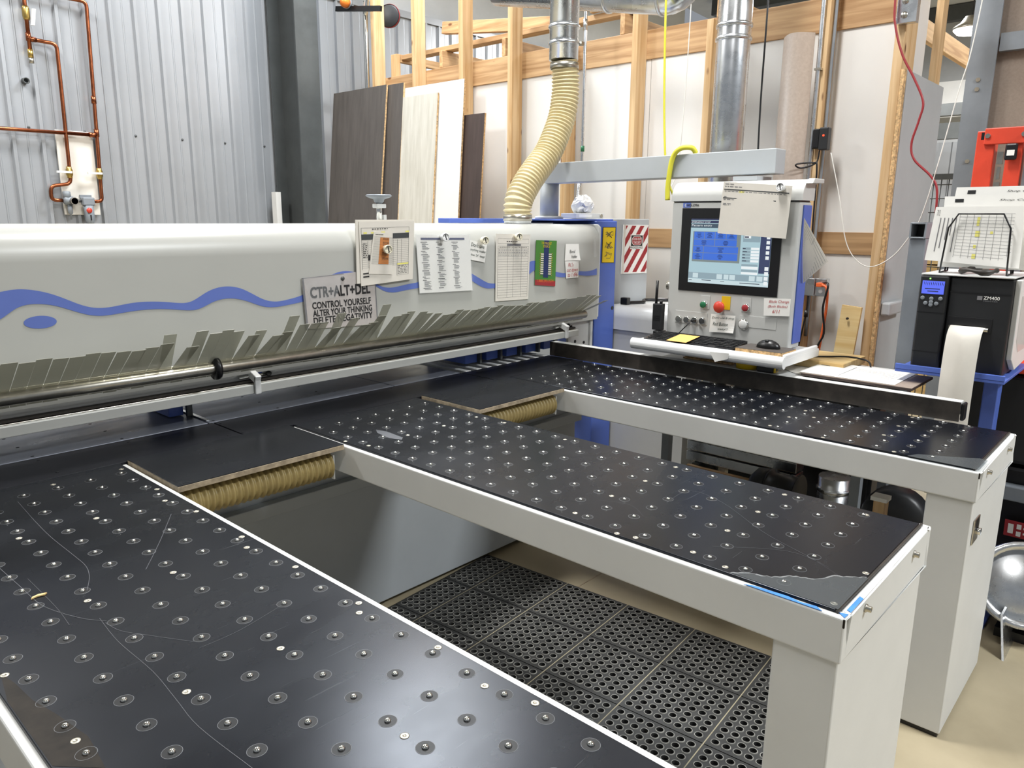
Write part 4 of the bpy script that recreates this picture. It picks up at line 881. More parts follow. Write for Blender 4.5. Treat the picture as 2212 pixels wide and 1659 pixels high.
pd = thing('mouse_board', 'dark laminated chipboard offcut used as a mouse pad', 'board', (3.23, 1.39, 1.1235))
MB().box(3.145, 3.30, 1.285, 1.50, 1.1242, 1.143).build('chipboard', 'osb', pd, .001)
MB().box(3.145, 3.30, 1.285, 1.50, 1.1432, 1.1445).build('laminate', 'darkoak', pd)
ms = thing('computer_mouse', 'glossy black computer mouse on the chipboard pad', 'mouse', (3.23, 1.39, 1.145))
mb = MB(); N = 20
mb.ball((3.232, 1.385, 1.1465), .031, .055, .036, 20)
mb.v = [(x, y, max(z, 1.1458)) for x, y, z in mb.v]; mb.build('shell', 'blackpl', ms)
MB().cyl((3.215, 1.378, 1.178), (3.215, 1.392, 1.178), .006, 10).build('scroll_wheel', 'darkpl', ms)
s = Sheet([(3.098, 1.60, 1.118), (3.098, 1.505, 1.122), (3.10, 1.51, 1.095), (3.096, 1.57, 1.075)], (-1, 0, 0)); tag(s.body('tape_scrap', 'paper', .0008), 'torn white paper scrap stuck to the front edge of the tray', 'paper')
# ================================================================== PAPERS ON THE BEAM COVER
# motto plate
s = Sheet(P['sign'], (0, -1, 0)); o = tag(s.body('motto_sign', 'signgrey', .0025), 'weathered metal sign with a keyboard motto on the beam cover', 'sign')
s.text('CTR+ALT+DEL', .09, .40, .82, .19, 'ink', bold=.03)
s.text('CONTROL YOURSELF', .10, .615, .81, .12, 'ink', bold=.022)
s.text('ALTER YOUR THINKING', .10, .765, .82, .115, 'ink', bold=.022)
s.text('DELETE NEGATIVITY', .10, .915, .82, .12, 'ink', bold=.022)
s.rects('edge_wear', 'grey_ink', [(0, 0, .022, 1), (.985, .1, 1, 1), (0, 0, .55, .012)], .0006, True)
mb = MB(); mb.lathe([(.009, 0), (.009, .003), (0, .004)], s.P(.53, .09, .0026), s.n, 14); mb.build('rivet', 'darksteel', o)
s2 = Sheet([s.P(0, 0, .004), s.P(.55, .02, .005), s.P(.42, .42, .006), s.P(.1, .5, .004)], (0, -1, 0)); s2.body('film_scrap', 'film', .0004, o)
# stack of forms
s = Sheet(P['stackb'], (0, -1, 0)); tag(s.body('form_stack', 'paperg', .0045), 'thick stack of forms behind the front inspection report', 'paper')
s = Sheet(P['stack'], (0, -1, 0)); o = tag(s.body('report_form', 'paperg', .002), 'printed report form with dark header band over the paper stack', 'paper')
s.rects('table_lines', 'dgrey', [(.03, .1, .9, .104), (.03, .03+.07, .034, .75), (.897, .1, .9, .75)]+[(.03, .32+.031*i, .9, .3225+.031*i) for i in range(14)]+[(x, .3, x+.003, .72) for x in (.14, .21, .30, .6, .68, .76)], .0008)
s.rects('header_band', 'dgrey', [(.03, .2, .9, .285)], .0009)
s.rects('bars', 'ink', [(.04, .80, .15, .822), (.04, .85, .15, .872), (.14, .52, .175, .61)], .001)
s.rects('highlighter', 'yellowhl', [(.07, .165, .13, .19), (.2, .165, .25, .19), (.38, .165, .45, .19), (.83, .165, .9, .19), (.68, .70, .9, .725)], .001, True)
rr = random.Random(4); L = line_words(.22, .5, .115, .014)
for i in range(8): L += line_words(.05, .13, .34+.03*i, .012)
for i in range(6): L += line_words(.69, .88, .74+.025*i, .008)
s.rects('small_print', 'ink', L, .0009); s.rects('box_lines', 'grey_ink', [(.675, .69, .68, .9), (.9, .69, .905, .9), (.68, .897, .9, .9)], .0009)
s = Sheet(P['orange'], (0, -1, 0)); o = tag(s.body('price_list', 'paperg', .0012), 'narrow list with an orange column pinned over the report form', 'paper')
s.rects('orange_column', 'orangep', [(.36, .12, .82, .75)], .0008)
s.rects('list_lines', 'dgrey', [(.05, .11+.0257*i, 1, .1135+.0257*i) for i in range(26)], .001)
rr = random.Random(8); L = line_words(.1, .5, .045, .02)
for i in range(20): L += line_words(.5, .8, .14+.0257*i, .011) if rr.random() < .7 else []
s.rects('list_print', 'ink', L, .0011)
magnet((2.049, 2.596, 1.571), (-.25, -1, 0), 'cream slotted magnet on the orange-column list')
# laminated sheet
s = Sheet(P['lam'], (0, -1, 0)); o = tag(s.body('laminated_sheet', 'paper', .001), 'laminated three-column list with a navy bar on the beam cover', 'paper')
s.rects('navy_bar', 'navy', [(.08, .05, .9, .085)], .0008)
rr = random.Random(6); L = []; H = []
for cix, u in enumerate((.07, .35, .64)):
    v = .12
    while v < .93:
        H.append((u, v, u+rr.uniform(.05, .14), v+.011)); v += .026
        for _ in range(rr.randint(1, 7)):
            if v > .94: break
            L.append((u+.025, v, u+.025+rr.uniform(.06, .13), v+.007)); v += .0165
        v += .014
s.rects('headings', 'ink', H, .0008); s.rects('entries', 'dgrey', L, .0008)
s2 = Sheet([s.P(-.015, -.015, .002), s.P(1.02, -.02, .002), s.P(1.02, 1.015, .002), s.P(-.015, 1.015, .002)], (0, -1, 0)); s2.body('plastic_sleeve', 'film', .0006, o, 0, .003)
magnet((2.388, 2.603, 1.6148), (-.3, -1, .1), 'white slotted magnet on the laminated list', 'white')
note('paper_note', P['note1'], (0, -1, 0), 'small pale note about saving offcuts beside the laminated list', [("Don't save", .08, .3, .8, .2), ('anything smaller', .02, .56, .96, .17), ('than 24" deep?', .05, .82, .88, .17)], 'paper', 'greenink', 0, .2, .1)
magnet((2.652, 2.605, 1.5977), (-.35, -1, 0), 'cream slotted magnet holding the note about saving offcuts')
s = Sheet(P['form'], (0, -1, 0)); o = tag(s.body('log_form', 'paperg', .001), 'tall ruled log form with handwritten entries on the beam cover', 'paper')
s.rects('grid', 'dgrey', [(.05, .18+.0385*i, .95, .1825+.0385*i) for i in range(21)]+[(x, .18, x+.004, .95) for x in (.05, .33, .50, .74, .947)]+[(.05, .07, .95, .072), (.05, .14, .95, .143), (.05, .07, .053, .14), (.947, .07, .95, .14)], .0008)
s.rects('month_box', 'grey_ink', [(.31, .146, .72, .176)], .0007)
s.text('JULY 2024', .38, .172, .3, .02, 'ink')
rr = random.Random(12); L = line_words(.3, .62, .105, .012)
for v in (.192, ): L += line_words(.1, .9, v, .008)
s.rects('print', 'ink', L, .0009)
L = []
for i in range(3): L += line_words(.07, .92, .235+.0385*i, .008)
s.rects('handwriting', 'grey_ink', L, .0009)
magnet((2.8964, 2.603, 1.6098), (-.4, -1, .05), 'cream slotted magnet on the tall ruled log form')
# advertising magnet card
s = Sheet(P['thermo'], (0, -1, 0)); o = tag(s.body('magnet_card', 'greenp', .0012), 'green advertising magnet card with a thermometer chart', 'card')
s.rects('blue_column', 'navy', [(.38, .0, .62, .82)], .0007)
s.rects('scale_ticks', 'navy', [(.18, .28+.048*i, .82, .288+.048*i) for i in range(11)], .0008)
s.rects('scale_panels', 'knob', [(.24, .285+.048*i, .38, .315+.048*i) for i in range(10)]+[(.62, .285+.048*i, .76, .315+.048*i) for i in range(10)], .0007)
s.rects('red_foot', 'redp', [(0, .88, 1, 1)], .0006)
s.text('THE MAGNET', .25, .085, .5, .055, 'ylabel'); s.text('SOURCE', .33, .155, .34, .055, 'ylabel'); s.text('1.888.293.3574', .1, .93, .8, .06, 'orange')
s.rects('scale_marks', 'ylabel', [(.19, .276+.048*i, .24, .292+.048*i) for i in range(11)]+[(.76, .276+.048*i, .81, .292+.048*i) for i in range(11)], .0008)
note('paper_note', P['note2'], (0, -1, 0), 'small white note in black handwriting near the blue column', [('Bond', .3, .55, .4, .2), ('Hoffer', .42, .86, .42, .2)], 'paper', 'ink', .003)
note('paper_note', P['note3'], (0, -1, 0), 'small white note in red handwriting below the black one', [("RL's", .2, .32, .4, .22), ('cut down', .08, .62, .84, .22), ('to 1.496', .12, .92, .76, .24)], 'paper', 'redink')
# lock-out procedures
s = Sheet(P['lock'], (0, -1, 0)); o = tag(s.body('lockout_booklet', 'paper', .006), 'red and white striped lock out tag out booklet on the grey cabinet', 'sign')
mb = MB()
def clipband(c0, wd):
    # diagonal band between lines  u + .62*v = c0 .. c0+wd, clipped to the card
    out = []
    poly = [(.08, .02), (.99, .02), (.99, .97), (.08, .97)]
    for sgn, lim in ((1, c0), (-1, -(c0+wd))):
        new = []
        for (a, b) in zip(poly, poly[1:]+poly[:1]):
            fa, fb = sgn*(a[0]+.95*a[1])-lim, sgn*(b[0]+.95*b[1])-lim
            if fa >= 0: new.append(a)
            if fa*fb < 0: t_ = fa/(fa-fb); new.append((a[0]+(b[0]-a[0])*t_, a[1]+(b[1]-a[1])*t_))
        poly = new
        if not poly: return []
    return poly
for c0 in (.02, .35, .68, 1.01, 1.34, 1.67):
    pg = clipband(c0, .165)
    if len(pg) > 2: mb.add([s.P(u, v, s.t+.0006) for u, v in pg], [tuple(range(len(pg)))])
mb.build('red_stripes', 'redp', o)
s.rects('white_box', 'paper', [(.28, .2, .8, .495)], .001); s.rects('black_box', 'ink', [(.31, .215, .77, .435)], .0014)
def rrect(s, u0, v0, u1, v1, r, k):
    rv = r*s.w/s.h; pts = []
    for cu_, cv_, a0 in ((u1-r, v0+rv, -90), (u1-r, v1-rv, 0), (u0+r, v1-rv, 90), (u0+r, v0+rv, 180)):
        pts += [(cu_+r*math.cos(math.radians(a0+15*i)), cv_+rv*math.sin(math.radians(a0+15*i))) for i in range(7)]
    return [s.P(u, v, k) for u, v in pts]
MB().add(rrect(s, .335, .235, .745, .415, .1, s.t+.0018), [tuple(range(28))]).build('white_oval', 'paper', o)
MB().add(rrect(s, .35, .243, .73, .407, .09, s.t+.0022), [tuple(range(28))]).build('red_oval', 'redp', o)
s.text('LOCK OUT', .385, .315, .31, .05, 'paper', k=.0027, bold=.01); s.text('TAG OUT', .40, .385, .28, .05, 'paper', k=.0027, bold=.01)
s.text('PROCEDURES', .285, .485, .5, .04, 'ink', k=.0016, bold=.008)
s.rects('spine', 'paperg', [(0, 0, .075, 1)], .0008)
tg = Sheet([(3.565, 2.614, 1.585), (3.59, 2.614, 1.60), (3.60, 2.612, 1.49), (3.575, 2.612, 1.485)], (0, -1, 0)); tag(tg.body('plastic_scrap', 'film', .0006, None, 0, .006), 'scrap of clear film stuck near the right end of the beam cover', 'scrap')
# ================================================================== HOSE, DUCTS, HANDWHEEL
def ducts(name, label, path, r, beads, m='galv', n=28):
    t = thing(name, label, 'duct', path[0]); MB().tube(path, r, n).build('pipe', m, t)
    for p, d in beads: MB().lathe([(r, -.012), (r+.007, -.006), (r+.007, .006), (r, .012)], p, d, n).build('bead', m, t)
    return t
t = ducts('dust_duct', 'galvanised vertical duct above the tan hose', [(3.49, 2.8, 2.56), (3.49, 2.8, 4.6)], .081, [((3.49, 2.8, 2.645), (0, 0, 1)), ((3.49, 2.8, 2.73), (0, 0, 1)), ((3.49, 2.8, 3.1), (0, 0, 1))])
MB().box(3.535, 3.56, 2.712, 2.735, 2.635, 2.655).build('clamp_bolt', 'steel', t)
cp = spline([(3.12, 2.8, 1.70), (3.125, 2.8, 1.79), (3.19, 2.8, 1.885), (3.27, 2.8, 1.965), (3.36, 2.8, 2.05), (3.435, 2.8, 2.16), (3.485, 2.8, 2.26), (3.51, 2.8, 2.37), (3.51, 2.8, 2.47), (3.495, 2.8, 2.56)], 10)
# resample evenly
d = [0]
for a, b in zip(cp, cp[1:]): d.append(d[-1]+(b-a).length)
def at(s_):
    for i in range(len(d)-1):
        if d[i] <= s_ <= d[i+1]: return cp[i].lerp(cp[i+1], (s_-d[i])/max(1e-9, d[i+1]-d[i]))
    return cp[-1]
turns = 46; NN = turns*8; path = [at(d[-1]*i/NN) for i in range(NN+1)]; rad = [.0735+.0055*math.cos(2*math.pi*i/8) for i in range(NN+1)]
h = thing('dust_hose', 'tan corrugated dust hose bending down to the saw beam', 'hose', (3.12, 2.8, 1.69))
MB().tube(path, rad, 28).build('hose_wall', 'hose', h)
MB().lathe([(.081, 0), (.081, .03)], (3.498, 2.8, 2.515), (0, 0, 1), 28).build('hose_clamp', 'steel', h)
MB().lathe([(.079, 0), (.079, .035)], (3.12, 2.8, 1.688), (0, 0, 1), 28).build('hose_clamp', 'steel', h)
MB().cyl((3.12, 2.8, 1.674), (3.12, 2.8, 1.72), .074, 28).build('hose_stub', 'galv', h)
ducts('dust_duct', 'thick galvanised vertical duct behind the console', [(3.95, 2.02, .05), (3.95, 2.02, 4.9)], .088, [((3.95, 2.02, 2.70), (0, 0, 1)), ((3.95, 2.02, 2.635), (0, 0, 1))])
pth = [(3.80, 3.6, 3.11), (3.80, 2.36, 2.86)]+[(3.80, 2.36-.16*math.sin(math.radians(a)), 2.86-.035*math.sin(math.radians(a))+.17*(1-math.cos(math.radians(a)))) for a in range(15, 91, 15)]+[(3.80, 2.19, 3.3), (3.8, 2.19, 4.9)]
ducts('dust_duct', 'galvanised duct running along the top with an elbow', pth, .08, [((3.80, 2.72, 2.932), (0, 1, .2)), ((3.80, 2.36, 2.86), (0, 1, .2)), ((3.80, 2.198, 3.02), (0, 0, 1))])
hw = thing('clamp_handwheel', 'grey handwheel on a steel stem above the beam cover', 'handwheel', (2.257, 2.9, 1.672))
MB().cyl((2.257, 2.9, 1.672), (2.257, 2.9, 1.79), .013, 14).build('stem', 'chrome', hw)
MB().lathe([(.012, -.02), (.022, -.012), (.026, 0), (.055, .01), (.062, .016), (.055, .022), (.02, .02), (0, .022)], (2.257, 2.9, 1.785), (0, 0, 1), 24).build('wheel', 'midsteel', hw)
MB().box(2.232, 2.285, 2.88, 2.92, 1.745, 1.765).build('nut', 'paint', hw, .004)
MB().box(2.275, 2.292, 2.89, 2.91, 1.6725, 1.715).build('scale', 'paint', hw)
# box and bag on the cabinet
jb = thing('junction_box', 'small grey junction box on the cabinet top', 'box', (3.9, 2.95, 1.703))
MB().box(3.77, 4.06, 2.90, 3.02, 1.7035, 1.735).build('box_body', 'paint', jb, .003)
MB().cyl((4.03, 2.90, 1.719), (4.03, 2.895, 1.719), .012, 12).build('knob', 'steel', jb)
MB().box(3.80, 3.93, 2.8985, 2.8999, 1.71, 1.727).build('label_strip', 'paper', jb)
mb = MB(); mb.ball((3.90, 2.95, 1.785), .085, .06, .058, 22)
rr = random.Random(21); mb.v = [(x+rr.uniform(-.010, .010), y+rr.uniform(-.008, .008), max(1.7365, z+rr.uniform(-.010, .010))) for x, y, z in mb.v]
for i in range(len(mb.sm)): mb.sm[i] = False
tag(mb.build('plastic_bag', 'bag', base=(3.9, 2.95, 1.7365)), 'crumpled shiny white plastic bag on the junction box', 'bag')
# ================================================================== SIDE BENCH AND WHAT LIES ON IT
bn = thing('side_bench', 'white-topped work bench behind the stop fence', 'bench', (3.55, 1.7, 0))
MB().box(3.247, 3.74, .93, 1.95, 1.0, 1.03).build('bench_top', 'white', bn, .003)
for x in (3.30, 3.70):
    for y in (.97, 1.91): MB().box(x-.02, x+.02, y-.02, y+.02, 0, 1.0).build('leg', 'midsteel', bn)
mb = MB(); R_ = .07; xa, xb, zt = 3.875, 4.5, 1.175
prf = [(xa, 1.031)]+[(xa+R_*(1-math.cos(math.radians(a))), zt-R_+R_*math.sin(math.radians(a))) for a in range(0, 91, 10)]+[(xb, zt), (xb, 1.031)]
mb.prism(prf, lambda u, v, y: (u, y, v), 2.13, 2.72); hb = wnorm(mb.build('motor_hood', 'white', base=(4.2, 2.4, 0)))
tag(hb, 'white rounded machine hood between the blue column and the console', 'hood')
MB().box(3.89, 4.48, 2.15, 2.70, 0, 1.03).build('hood_base', 'paint', hb)
t = thing('cable_bundle', 'black cable bundle lying on the white machine hood', 'cable', (4.1, 2.6, zt))
MB().tube(spline([(3.97, 2.66, zt+.012), (4.1, 2.6, zt+.012), (4.2, 2.65, zt+.014), (4.32, 2.55, zt+.012), (4.42, 2.6, zt+.012)]), .010, 8).build('cable', 'blackpl', t)
MB().box(3.96, 4.0, 2.63, 2.68, zt+.001, zt+.045).build('plug', 'blackpl', t, .004)
s = Sheet([(4.22, 2.52, zt+.002), (4.42, 2.40, zt+.03), (4.30, 2.26, zt+.02), (4.12, 2.40, zt+.002)], (0, 0, 1)); tag(s.body('paper_scrap', 'paper', .001, None, .01, .01), 'crumpled papers lying on the white machine hood', 'paper')
# tape roll, measuring tape
tr_ = thing('tape_roll', 'roll of yellow tape under the console tray', 'tape', (3.285, 1.49, 1.031))
MB().lathe([(.052, 0), (.052, .036), (.04, .036), (.04, 0), (.052, 0)], (3.255, 1.485, 1.0375), (0, 0, 1), 28).build('tape', 'yellow', tr_)
MB().lathe([(.0398, .001), (.0398, .035), (.037, .035), (.037, .001), (.0398, .001)], (3.255, 1.485, 1.0375), (0, 0, 1), 28).build('core', 'osb', tr_)
tm = thing('tape_measure', 'black tape measure with yellow end beside the tape roll', 'tape measure', (3.31, 1.385, 1.031))
MB().box(3.203, 3.243, 1.342, 1.422, 1.0368, 1.086).build('case', 'darkpl', tm, .008, 3)
MB().box(3.205, 3.241, 1.334, 1.341, 1.040, 1.072).build('yellow_end', 'yellow', tm, .002)
MB().box(3.213, 3.233, 1.332, 1.3335, 1.046, 1.066).build('blade_slot', 'blackpl', tm)
pb = thing('pine_block', 'thick pale pine board lying behind the console tray', 'board', (3.65, 1.28, 1.031))
MB().box(3.50, 3.80, 1.14, 1.45, 1.031, 1.066).build('plank', 'pine', pb, .003)
for y in (1.38, 1.22): MB().box(3.499, 3.4998, y-.02, y+.02, 1.045, 1.052).build('slot', 'edge', pb)
tag(MB().tube(spline([(3.53, 1.40, 1.085), (3.56, 1.33, 1.073), (3.62, 1.26, 1.071), (3.68, 1.18, 1.072), (3.70, 1.10, 1.06), (3.66, 1.07, 1.036)]), .004, 8).build('thin_cable', 'blackpl', base=(3.6, 1.2, 1.07)), 'thin black cable looping over the pine board', 'cable')
bd = thing('sample_board', 'dark-edged laminate board with papers at the end of the bench', 'board', (3.45, 1.0, 1.031))
MB().box(3.262, 3.58, .79, 1.24, 1.0365, 1.047).build('board', 'brownlam', bd, .001)
MB().box(3.264, 3.578, .792, 1.238, 1.0472, 1.0478).build('grain_top', 'taupe', bd)
s = Sheet([(3.60, 1.26, 1.049), (3.60, .86, 1.049), (3.275, .86, 1.049), (3.275, 1.255, 1.049)], (0, 0, 1)); tag(s.body('drawing_sheet', 'paper', .0008), 'sheet of drawings lying on the dark-edged board', 'paper')
rr = random.Random(15); L = []
for i in range(8): L += line_words(.45, .92, .25+.07*i, .006)
s.rects('drawing', 'grey_ink', L+[(.4, .15, .406, .9), (.1, .5, .4, .503)], .001)
s = Sheet([(3.47, 1.47, 1.0315), (3.47, 1.27, 1.0315), (3.30, 1.25, 1.0315), (3.32, 1.30, 1.0315)], (0, 0, 1)); tag(s.body('paper_scrap', 'paperg', .001), 'pale scrap of paper lying beside the tape measure', 'paper')
ca = thing('cardboard_scrap', 'brown corrugated cardboard under the console tray', 'cardboard', (3.36, 1.72, 1.031))
for i in range(3): MB().box(3.29+.004*i, 3.42, 1.58+.01*i, 1.84-.015*i, 1.0315+.009*i, 1.0385+.009*i).build('layer', 'osb', ca)
# ================================================================== SHEETS LEANING ON THE TIMBER WALL
def lean(name, label, y0, y1, z1, m, xt=4.575, xb=4.28, t=.019, edge='osb'):
    o = thing(name, label, 'panel', (xb, (y0+y1)/2, 0), 'sheets leaning on the timber wall')
    d = V((xt-xb, 0, z1)); n = V((-z1, 0, xt-xb)).normalized()
    a = V((xb, 0, 0)); f = lambda y, k, q: tuple(a+d*k+n*q+V((0, y, 0)))
    mb = MB(); mb.add([f(y, k, q) for y in (y0, y1) for k in (0, 1) for q in (.001, t-.001)], [(0, 1, 3, 2), (4, 6, 7, 5), (0, 4, 5, 1), (2, 3, 7, 6), (0, 2, 6, 4), (1, 5, 7, 3)]); mb.build('core', edge, o)
    mb = MB(); mb.add([f(y, k, q) for y in (y0, y1) for k in (0, 1) for q in (t-.001, t+.0005)], [(0, 1, 3, 2), (4, 6, 7, 5), (0, 4, 5, 1), (2, 3, 7, 6), (0, 2, 6, 4), (1, 5, 7, 3)]); mb.build('face', m, o)
    return o
lean('laminate_sheet', 'tall white melamine sheet behind the pale ash one', 4.66, 5.60, 2.80, 'melamine', 4.55, 4.33)
lean('laminate_sheet', 'narrow dark oak sheet between the wide dark one and the pale ash', 5.40, 5.86, 2.845, 'darkoak', 4.53, 4.27)
lean('laminate_sheet', 'wide dark oak sheet at the far left of the leaning sheets', 5.60, 6.40, 2.845, 'darkoak', 4.50, 4.20)
lean('laminate_sheet', 'pale ash striped sheet in front of the white sheet', 4.95, 5.40, 2.72, 'ash', 4.52, 4.29)
lean('laminate_sheet', 'short dark brown sheet right of the white sheet', 4.44, 4.675, 2.52, 'brownlam', 4.56, 4.36)
# bowed taupe sheet
mb = MB(); N = 10; vs = []
for j in range(2):
    z = 0 if j == 0 else 2.745
    for i in range(N+1):
        u = i/N; y = 2.02-.19*u; x = 4.585-.10*math.sin(math.pi*min(1, u*.9+.02))*(.45+.55*j)
        vs += [(x, y, z), (x-.004, y, z)]
fs = []
K = 2*(N+1)
for i in range(N):
    a = 2*i; fs += [(a, a+2, K+a+2, K+a), (a+1, K+a+1, K+a+3, a+3), (a, a+1, a+3, a+2), (K+a, K+a+2, K+a+3, K+a+1)]
fs += [(0, K, K+1, 1), (2*N, 2*N+1, K+2*N+1, K+2*N)]
mb.add(vs, fs, 0, True); tag(mb.build('flexible_sheet', 'taupe', base=(4.55, 1.9, 0)), 'bowed taupe laminate sheet standing against the timber wall', 'sheet')
pk = MB().obox((4.50, 1.50, .61), (.01, 0, 0), (0, .055, .004), (.04, -.035, .61)).build('pine_plank', 'pine', base=(4.5, 1.5, 0)); tag(pk, 'pale pine plank leaning beside the end post', 'plank')
MB().cyl((4.512, 1.475, 1.15), (4.5, 1.475, 1.15), .007, 10).build('knot', 'edge', pk)
# ================================================================== COPPER AIR LINE ON THE BACK WALL
Q = P['pipes']; YP = 6.93
q = lambda i, dx=0, dz=0: V((Q[i][0]+dx, YP, Q[i][2]+dz))
cl = thing('copper_air_line', 'branching copper air line with valves on the ribbed wall', 'pipe', (2.3, 6.93, 1.7))
rp = .0145
def cpipe(pts, name='pipe'):
    out = [V(pts[0])]
    for a, b, c in zip(pts, pts[1:], pts[2:]):
        a, b, c = V(a), V(b), V(c); r = min(.045, (b-a).length*.45, (c-b).length*.45)
        p0, p1 = b+(a-b).normalized()*r, b+(c-b).normalized()*r
        for k in range(6):
            t_ = k/5; out.append(p0*(1-t_)**2+b*2*t_*(1-t_)+p1*t_*t_)
    out.append(V(pts[-1])); MB().tube(out, rp, 12).build(name, 'copper', cl)
    for b in pts[1:-1]: 
        pass
def W2(x, z, y=YP): return V((x, y, z))
cpipe([W2(2.087, 3.7), W2(2.083, 2.88)])
cpipe([W2(2.083, 3.016), W2(2.275, 3.01), W2(2.262, 1.945), W2(2.11, 1.925), W2(2.105, 1.815), W2(2.185, 1.812)])
cpipe([W2(1.5, 3.36), W2(2.528, 3.365), W2(2.486, 1.812), W2(2.418, 1.808)])
cpipe([W2(.8, 2.335), W2(2.49, 2.342)])
def fit(x, z, d, m='copper', r=.0195, L=.03): MB().cyl(W2(x, z)-V(d)*L, W2(x, z)+V(d)*L, r, 14).build('fitting', m, cl)
fit(2.083, 3.03, (0, 0, 1)); fit(2.103, 3.016, (1, 0, 0)); fit(2.50, 2.36, (0, 0, 1)); fit(2.47, 2.342, (1, 0, 0)); fit(2.505, 2.62, (0, 0, 1)); fit(2.083, 2.91, (0, 0, 1), 'brass'); fit(2.083, 2.86, (0, 0, 1), 'steel', .018, .02)
def valve(x, z, lever=True):
    v = MB().lathe([(.02, -.045), (.02, -.03), (.026, -.02), (.026, .02), (.02, .03), (.02, .045)], W2(x, z), (0, 0, 1), 14).build('valve', 'brass', cl)
    MB().obox(W2(x-.05, z, 6.89), (.055, 0, 0), (0, .012, 0), (0, 0, .008)).build('lever', 'white', v)
valve(2.26, 2.035); valve(2.489, 2.035); 
v = MB().lathe([(.02, -.05), (.026, -.03), (.026, .03), (.02, .05)], W2(2.086, 3.20), (0, 0, 1), 14).build('valve', 'brass', cl)
MB().obox(W2(2.12, 3.17, 6.89), (.012, 0, 0), (0, .01, 0), (.01, 0, .06)).build('lever', 'white', v)
tag(MB().box(2.20, 2.475, 6.962, 6.977, 1.70, 2.365).build('backing_board', 'paperg', base=(2.34, 6.97, 2.0), bevel=.002), 'cream mounting board behind the copper pipes', 'board')
rg = thing('pressure_regulator', 'grey air regulator with round gauge on the copper line', 'regulator', (2.235, 6.93, 1.81))
MB().lathe([(.02, -.045), (.035, -.03), (.035, .03), (.02, .045)], W2(2.235, 1.812), (1, 0, 0), 16).build('regulator_body', 'midsteel', rg)
MB().lathe([(.02, 0), (.03, .012), (.03, .05), (.022, .056)], W2(2.22, 1.83), (0, 0, 1), 16).build('knob', 'midsteel', rg)
MB().lathe([(.03, 0), (.03, .03)], W2(2.255, 1.808, 6.895), (0, -1, 0), 18).build('gauge', 'steel', rg)
MB().lathe([(.025, .0305), (0, .0305)], W2(2.255, 1.808, 6.895), (0, -1, 0), 18).build('dial', 'paper', rg)
MB().lathe([(.02, 0), (.018, -.07), (.006, -.08), (.006, -.12), (0, -.12)], W2(2.235, 1.78), (0, 0, 1), 14).build('bowl', 'midsteel', rg)
fl_ = thing('air_filter', 'grey air filter bowl with red badge on the copper line', 'filter', (2.37, 6.93, 1.64))
MB().box(2.325, 2.415, 6.885, 6.95, 1.775, 1.84).build('head', 'midsteel', fl_, .008)
MB().lathe([(.038, 0), (.038, -.12), (.03, -.135), (.028, -.15), (0, -.155)], W2(2.37, 1.775, 6.915), (0, 0, 1), 18).build('bowl', 'midsteel', fl_)
MB().lathe([(.022, 0), (.022, .004), (0, .004)], W2(2.36, 1.735, 6.877), (0, -1, 0), 16).build('badge', 'red', fl_)
MB().box(2.363, 2.373, 6.8745, 6.877, 1.655, 1.70).build('sight_glass', 'blackpl', fl_)
MB().box(2.325, 2.415, 6.951, 6.962, 1.835, 1.86).build('bracket', 'midsteel', fl_)
MB().cyl(W2(2.275, 1.81), W2(2.325, 1.81), .012, 12).build('nipple', 'darksteel', fl_)
pt = thing('pipe_stub', 'short open pipe stub poking out of the ribbed wall', 'pipe', (2.035, 6.95, 2.71))
MB().lathe([(.024, 0), (.024, .05), (.017, .05), (.017, .01), (0, .01)], (2.035, 6.99, 2.71), (0, -1, 0), 18).build('sleeve', 'darksteel', pt)
# ================================================================== BEACON, CONDUITS, ELECTRICS
bk = thing('warning_beacon', 'amber warning beacon with black horn beside the first stud', 'beacon', (4.55, 6.1, 3.55))
MB().obox((4.50, 6.0, 3.535), (.012, 0, 0), (0, .33, .052), (0, -.004, .022)).build('mount_bar', 'blackpl', bk)
MB().lathe([(.05, 0), (.05, .03)], (4.49, 6.14, 3.60), (-.9, -.4, 0), 20).build('beacon_base', 'midsteel', bk)
MB().lathe([(.048, .03), (.046, .06), (.03, .085), (0, .095)], (4.49, 6.14, 3.60), (-.9, -.4, 0), 20).build('lens', 'orange', bk)
MB().lathe([(.06, 0), (.095, .02), (.1, .06), (.09, .065), (0, .06)], (4.80, 5.90, 3.50), (-.85, -.5, 0), 26).build('horn', 'darkpl', bk)
MB().lathe([(.101, .05), (.104, .058), (.101, .066)], (4.80, 5.90, 3.50), (-.85, -.5, 0), 26, 0, True, False).build('horn_rim', 'redp', bk)
cd = thing('steel_conduit', 'bent steel conduit beside the first stud', 'conduit', (4.58, 6.0, 0))
MB().tube(spline([(4.57, 5.995, 0.0), (4.57, 5.99, 3.3), (4.57, 5.98, 3.5), (4.57, 5.95, 3.75), (4.57, 5.95, 4.3)]), .022, 12).build('pipe', 'chrome', cd)
cd = thing('steel_conduit', 'thin steel conduit dropping behind the tan hose to the junction box', 'conduit', (4.5, 3.42, 0))
MB().tube(spline([(4.5, 3.43, 4.6), (4.5, 3.42, 2.2), (4.48, 3.43, 1.95), (4.42, 3.40, 1.73), (4.36, 3.38, 1.703)]), .012, 12).build('pipe', 'galv', cd)
MB().cyl((4.5, 3.423, 2.98), (4.5, 3.423, 3.05), .016, 12).build('coupling', 'galv', cd)
MB().cyl((4.5, 3.419, 2.17), (4.5, 3.419, 2.21), .0135, 12).build('tape_mark', 'green', cd)
cd = thing('steel_conduit', 'steel conduit running down the stud beside the black adapter', 'conduit', (4.585, 1.80, 0))
MB().tube(spline([(4.584, 1.806, 5.0), (4.584, 1.806, 2.3), (4.584, 1.808, 1.37)]), .013, 12).build('pipe', 'galv', cd)
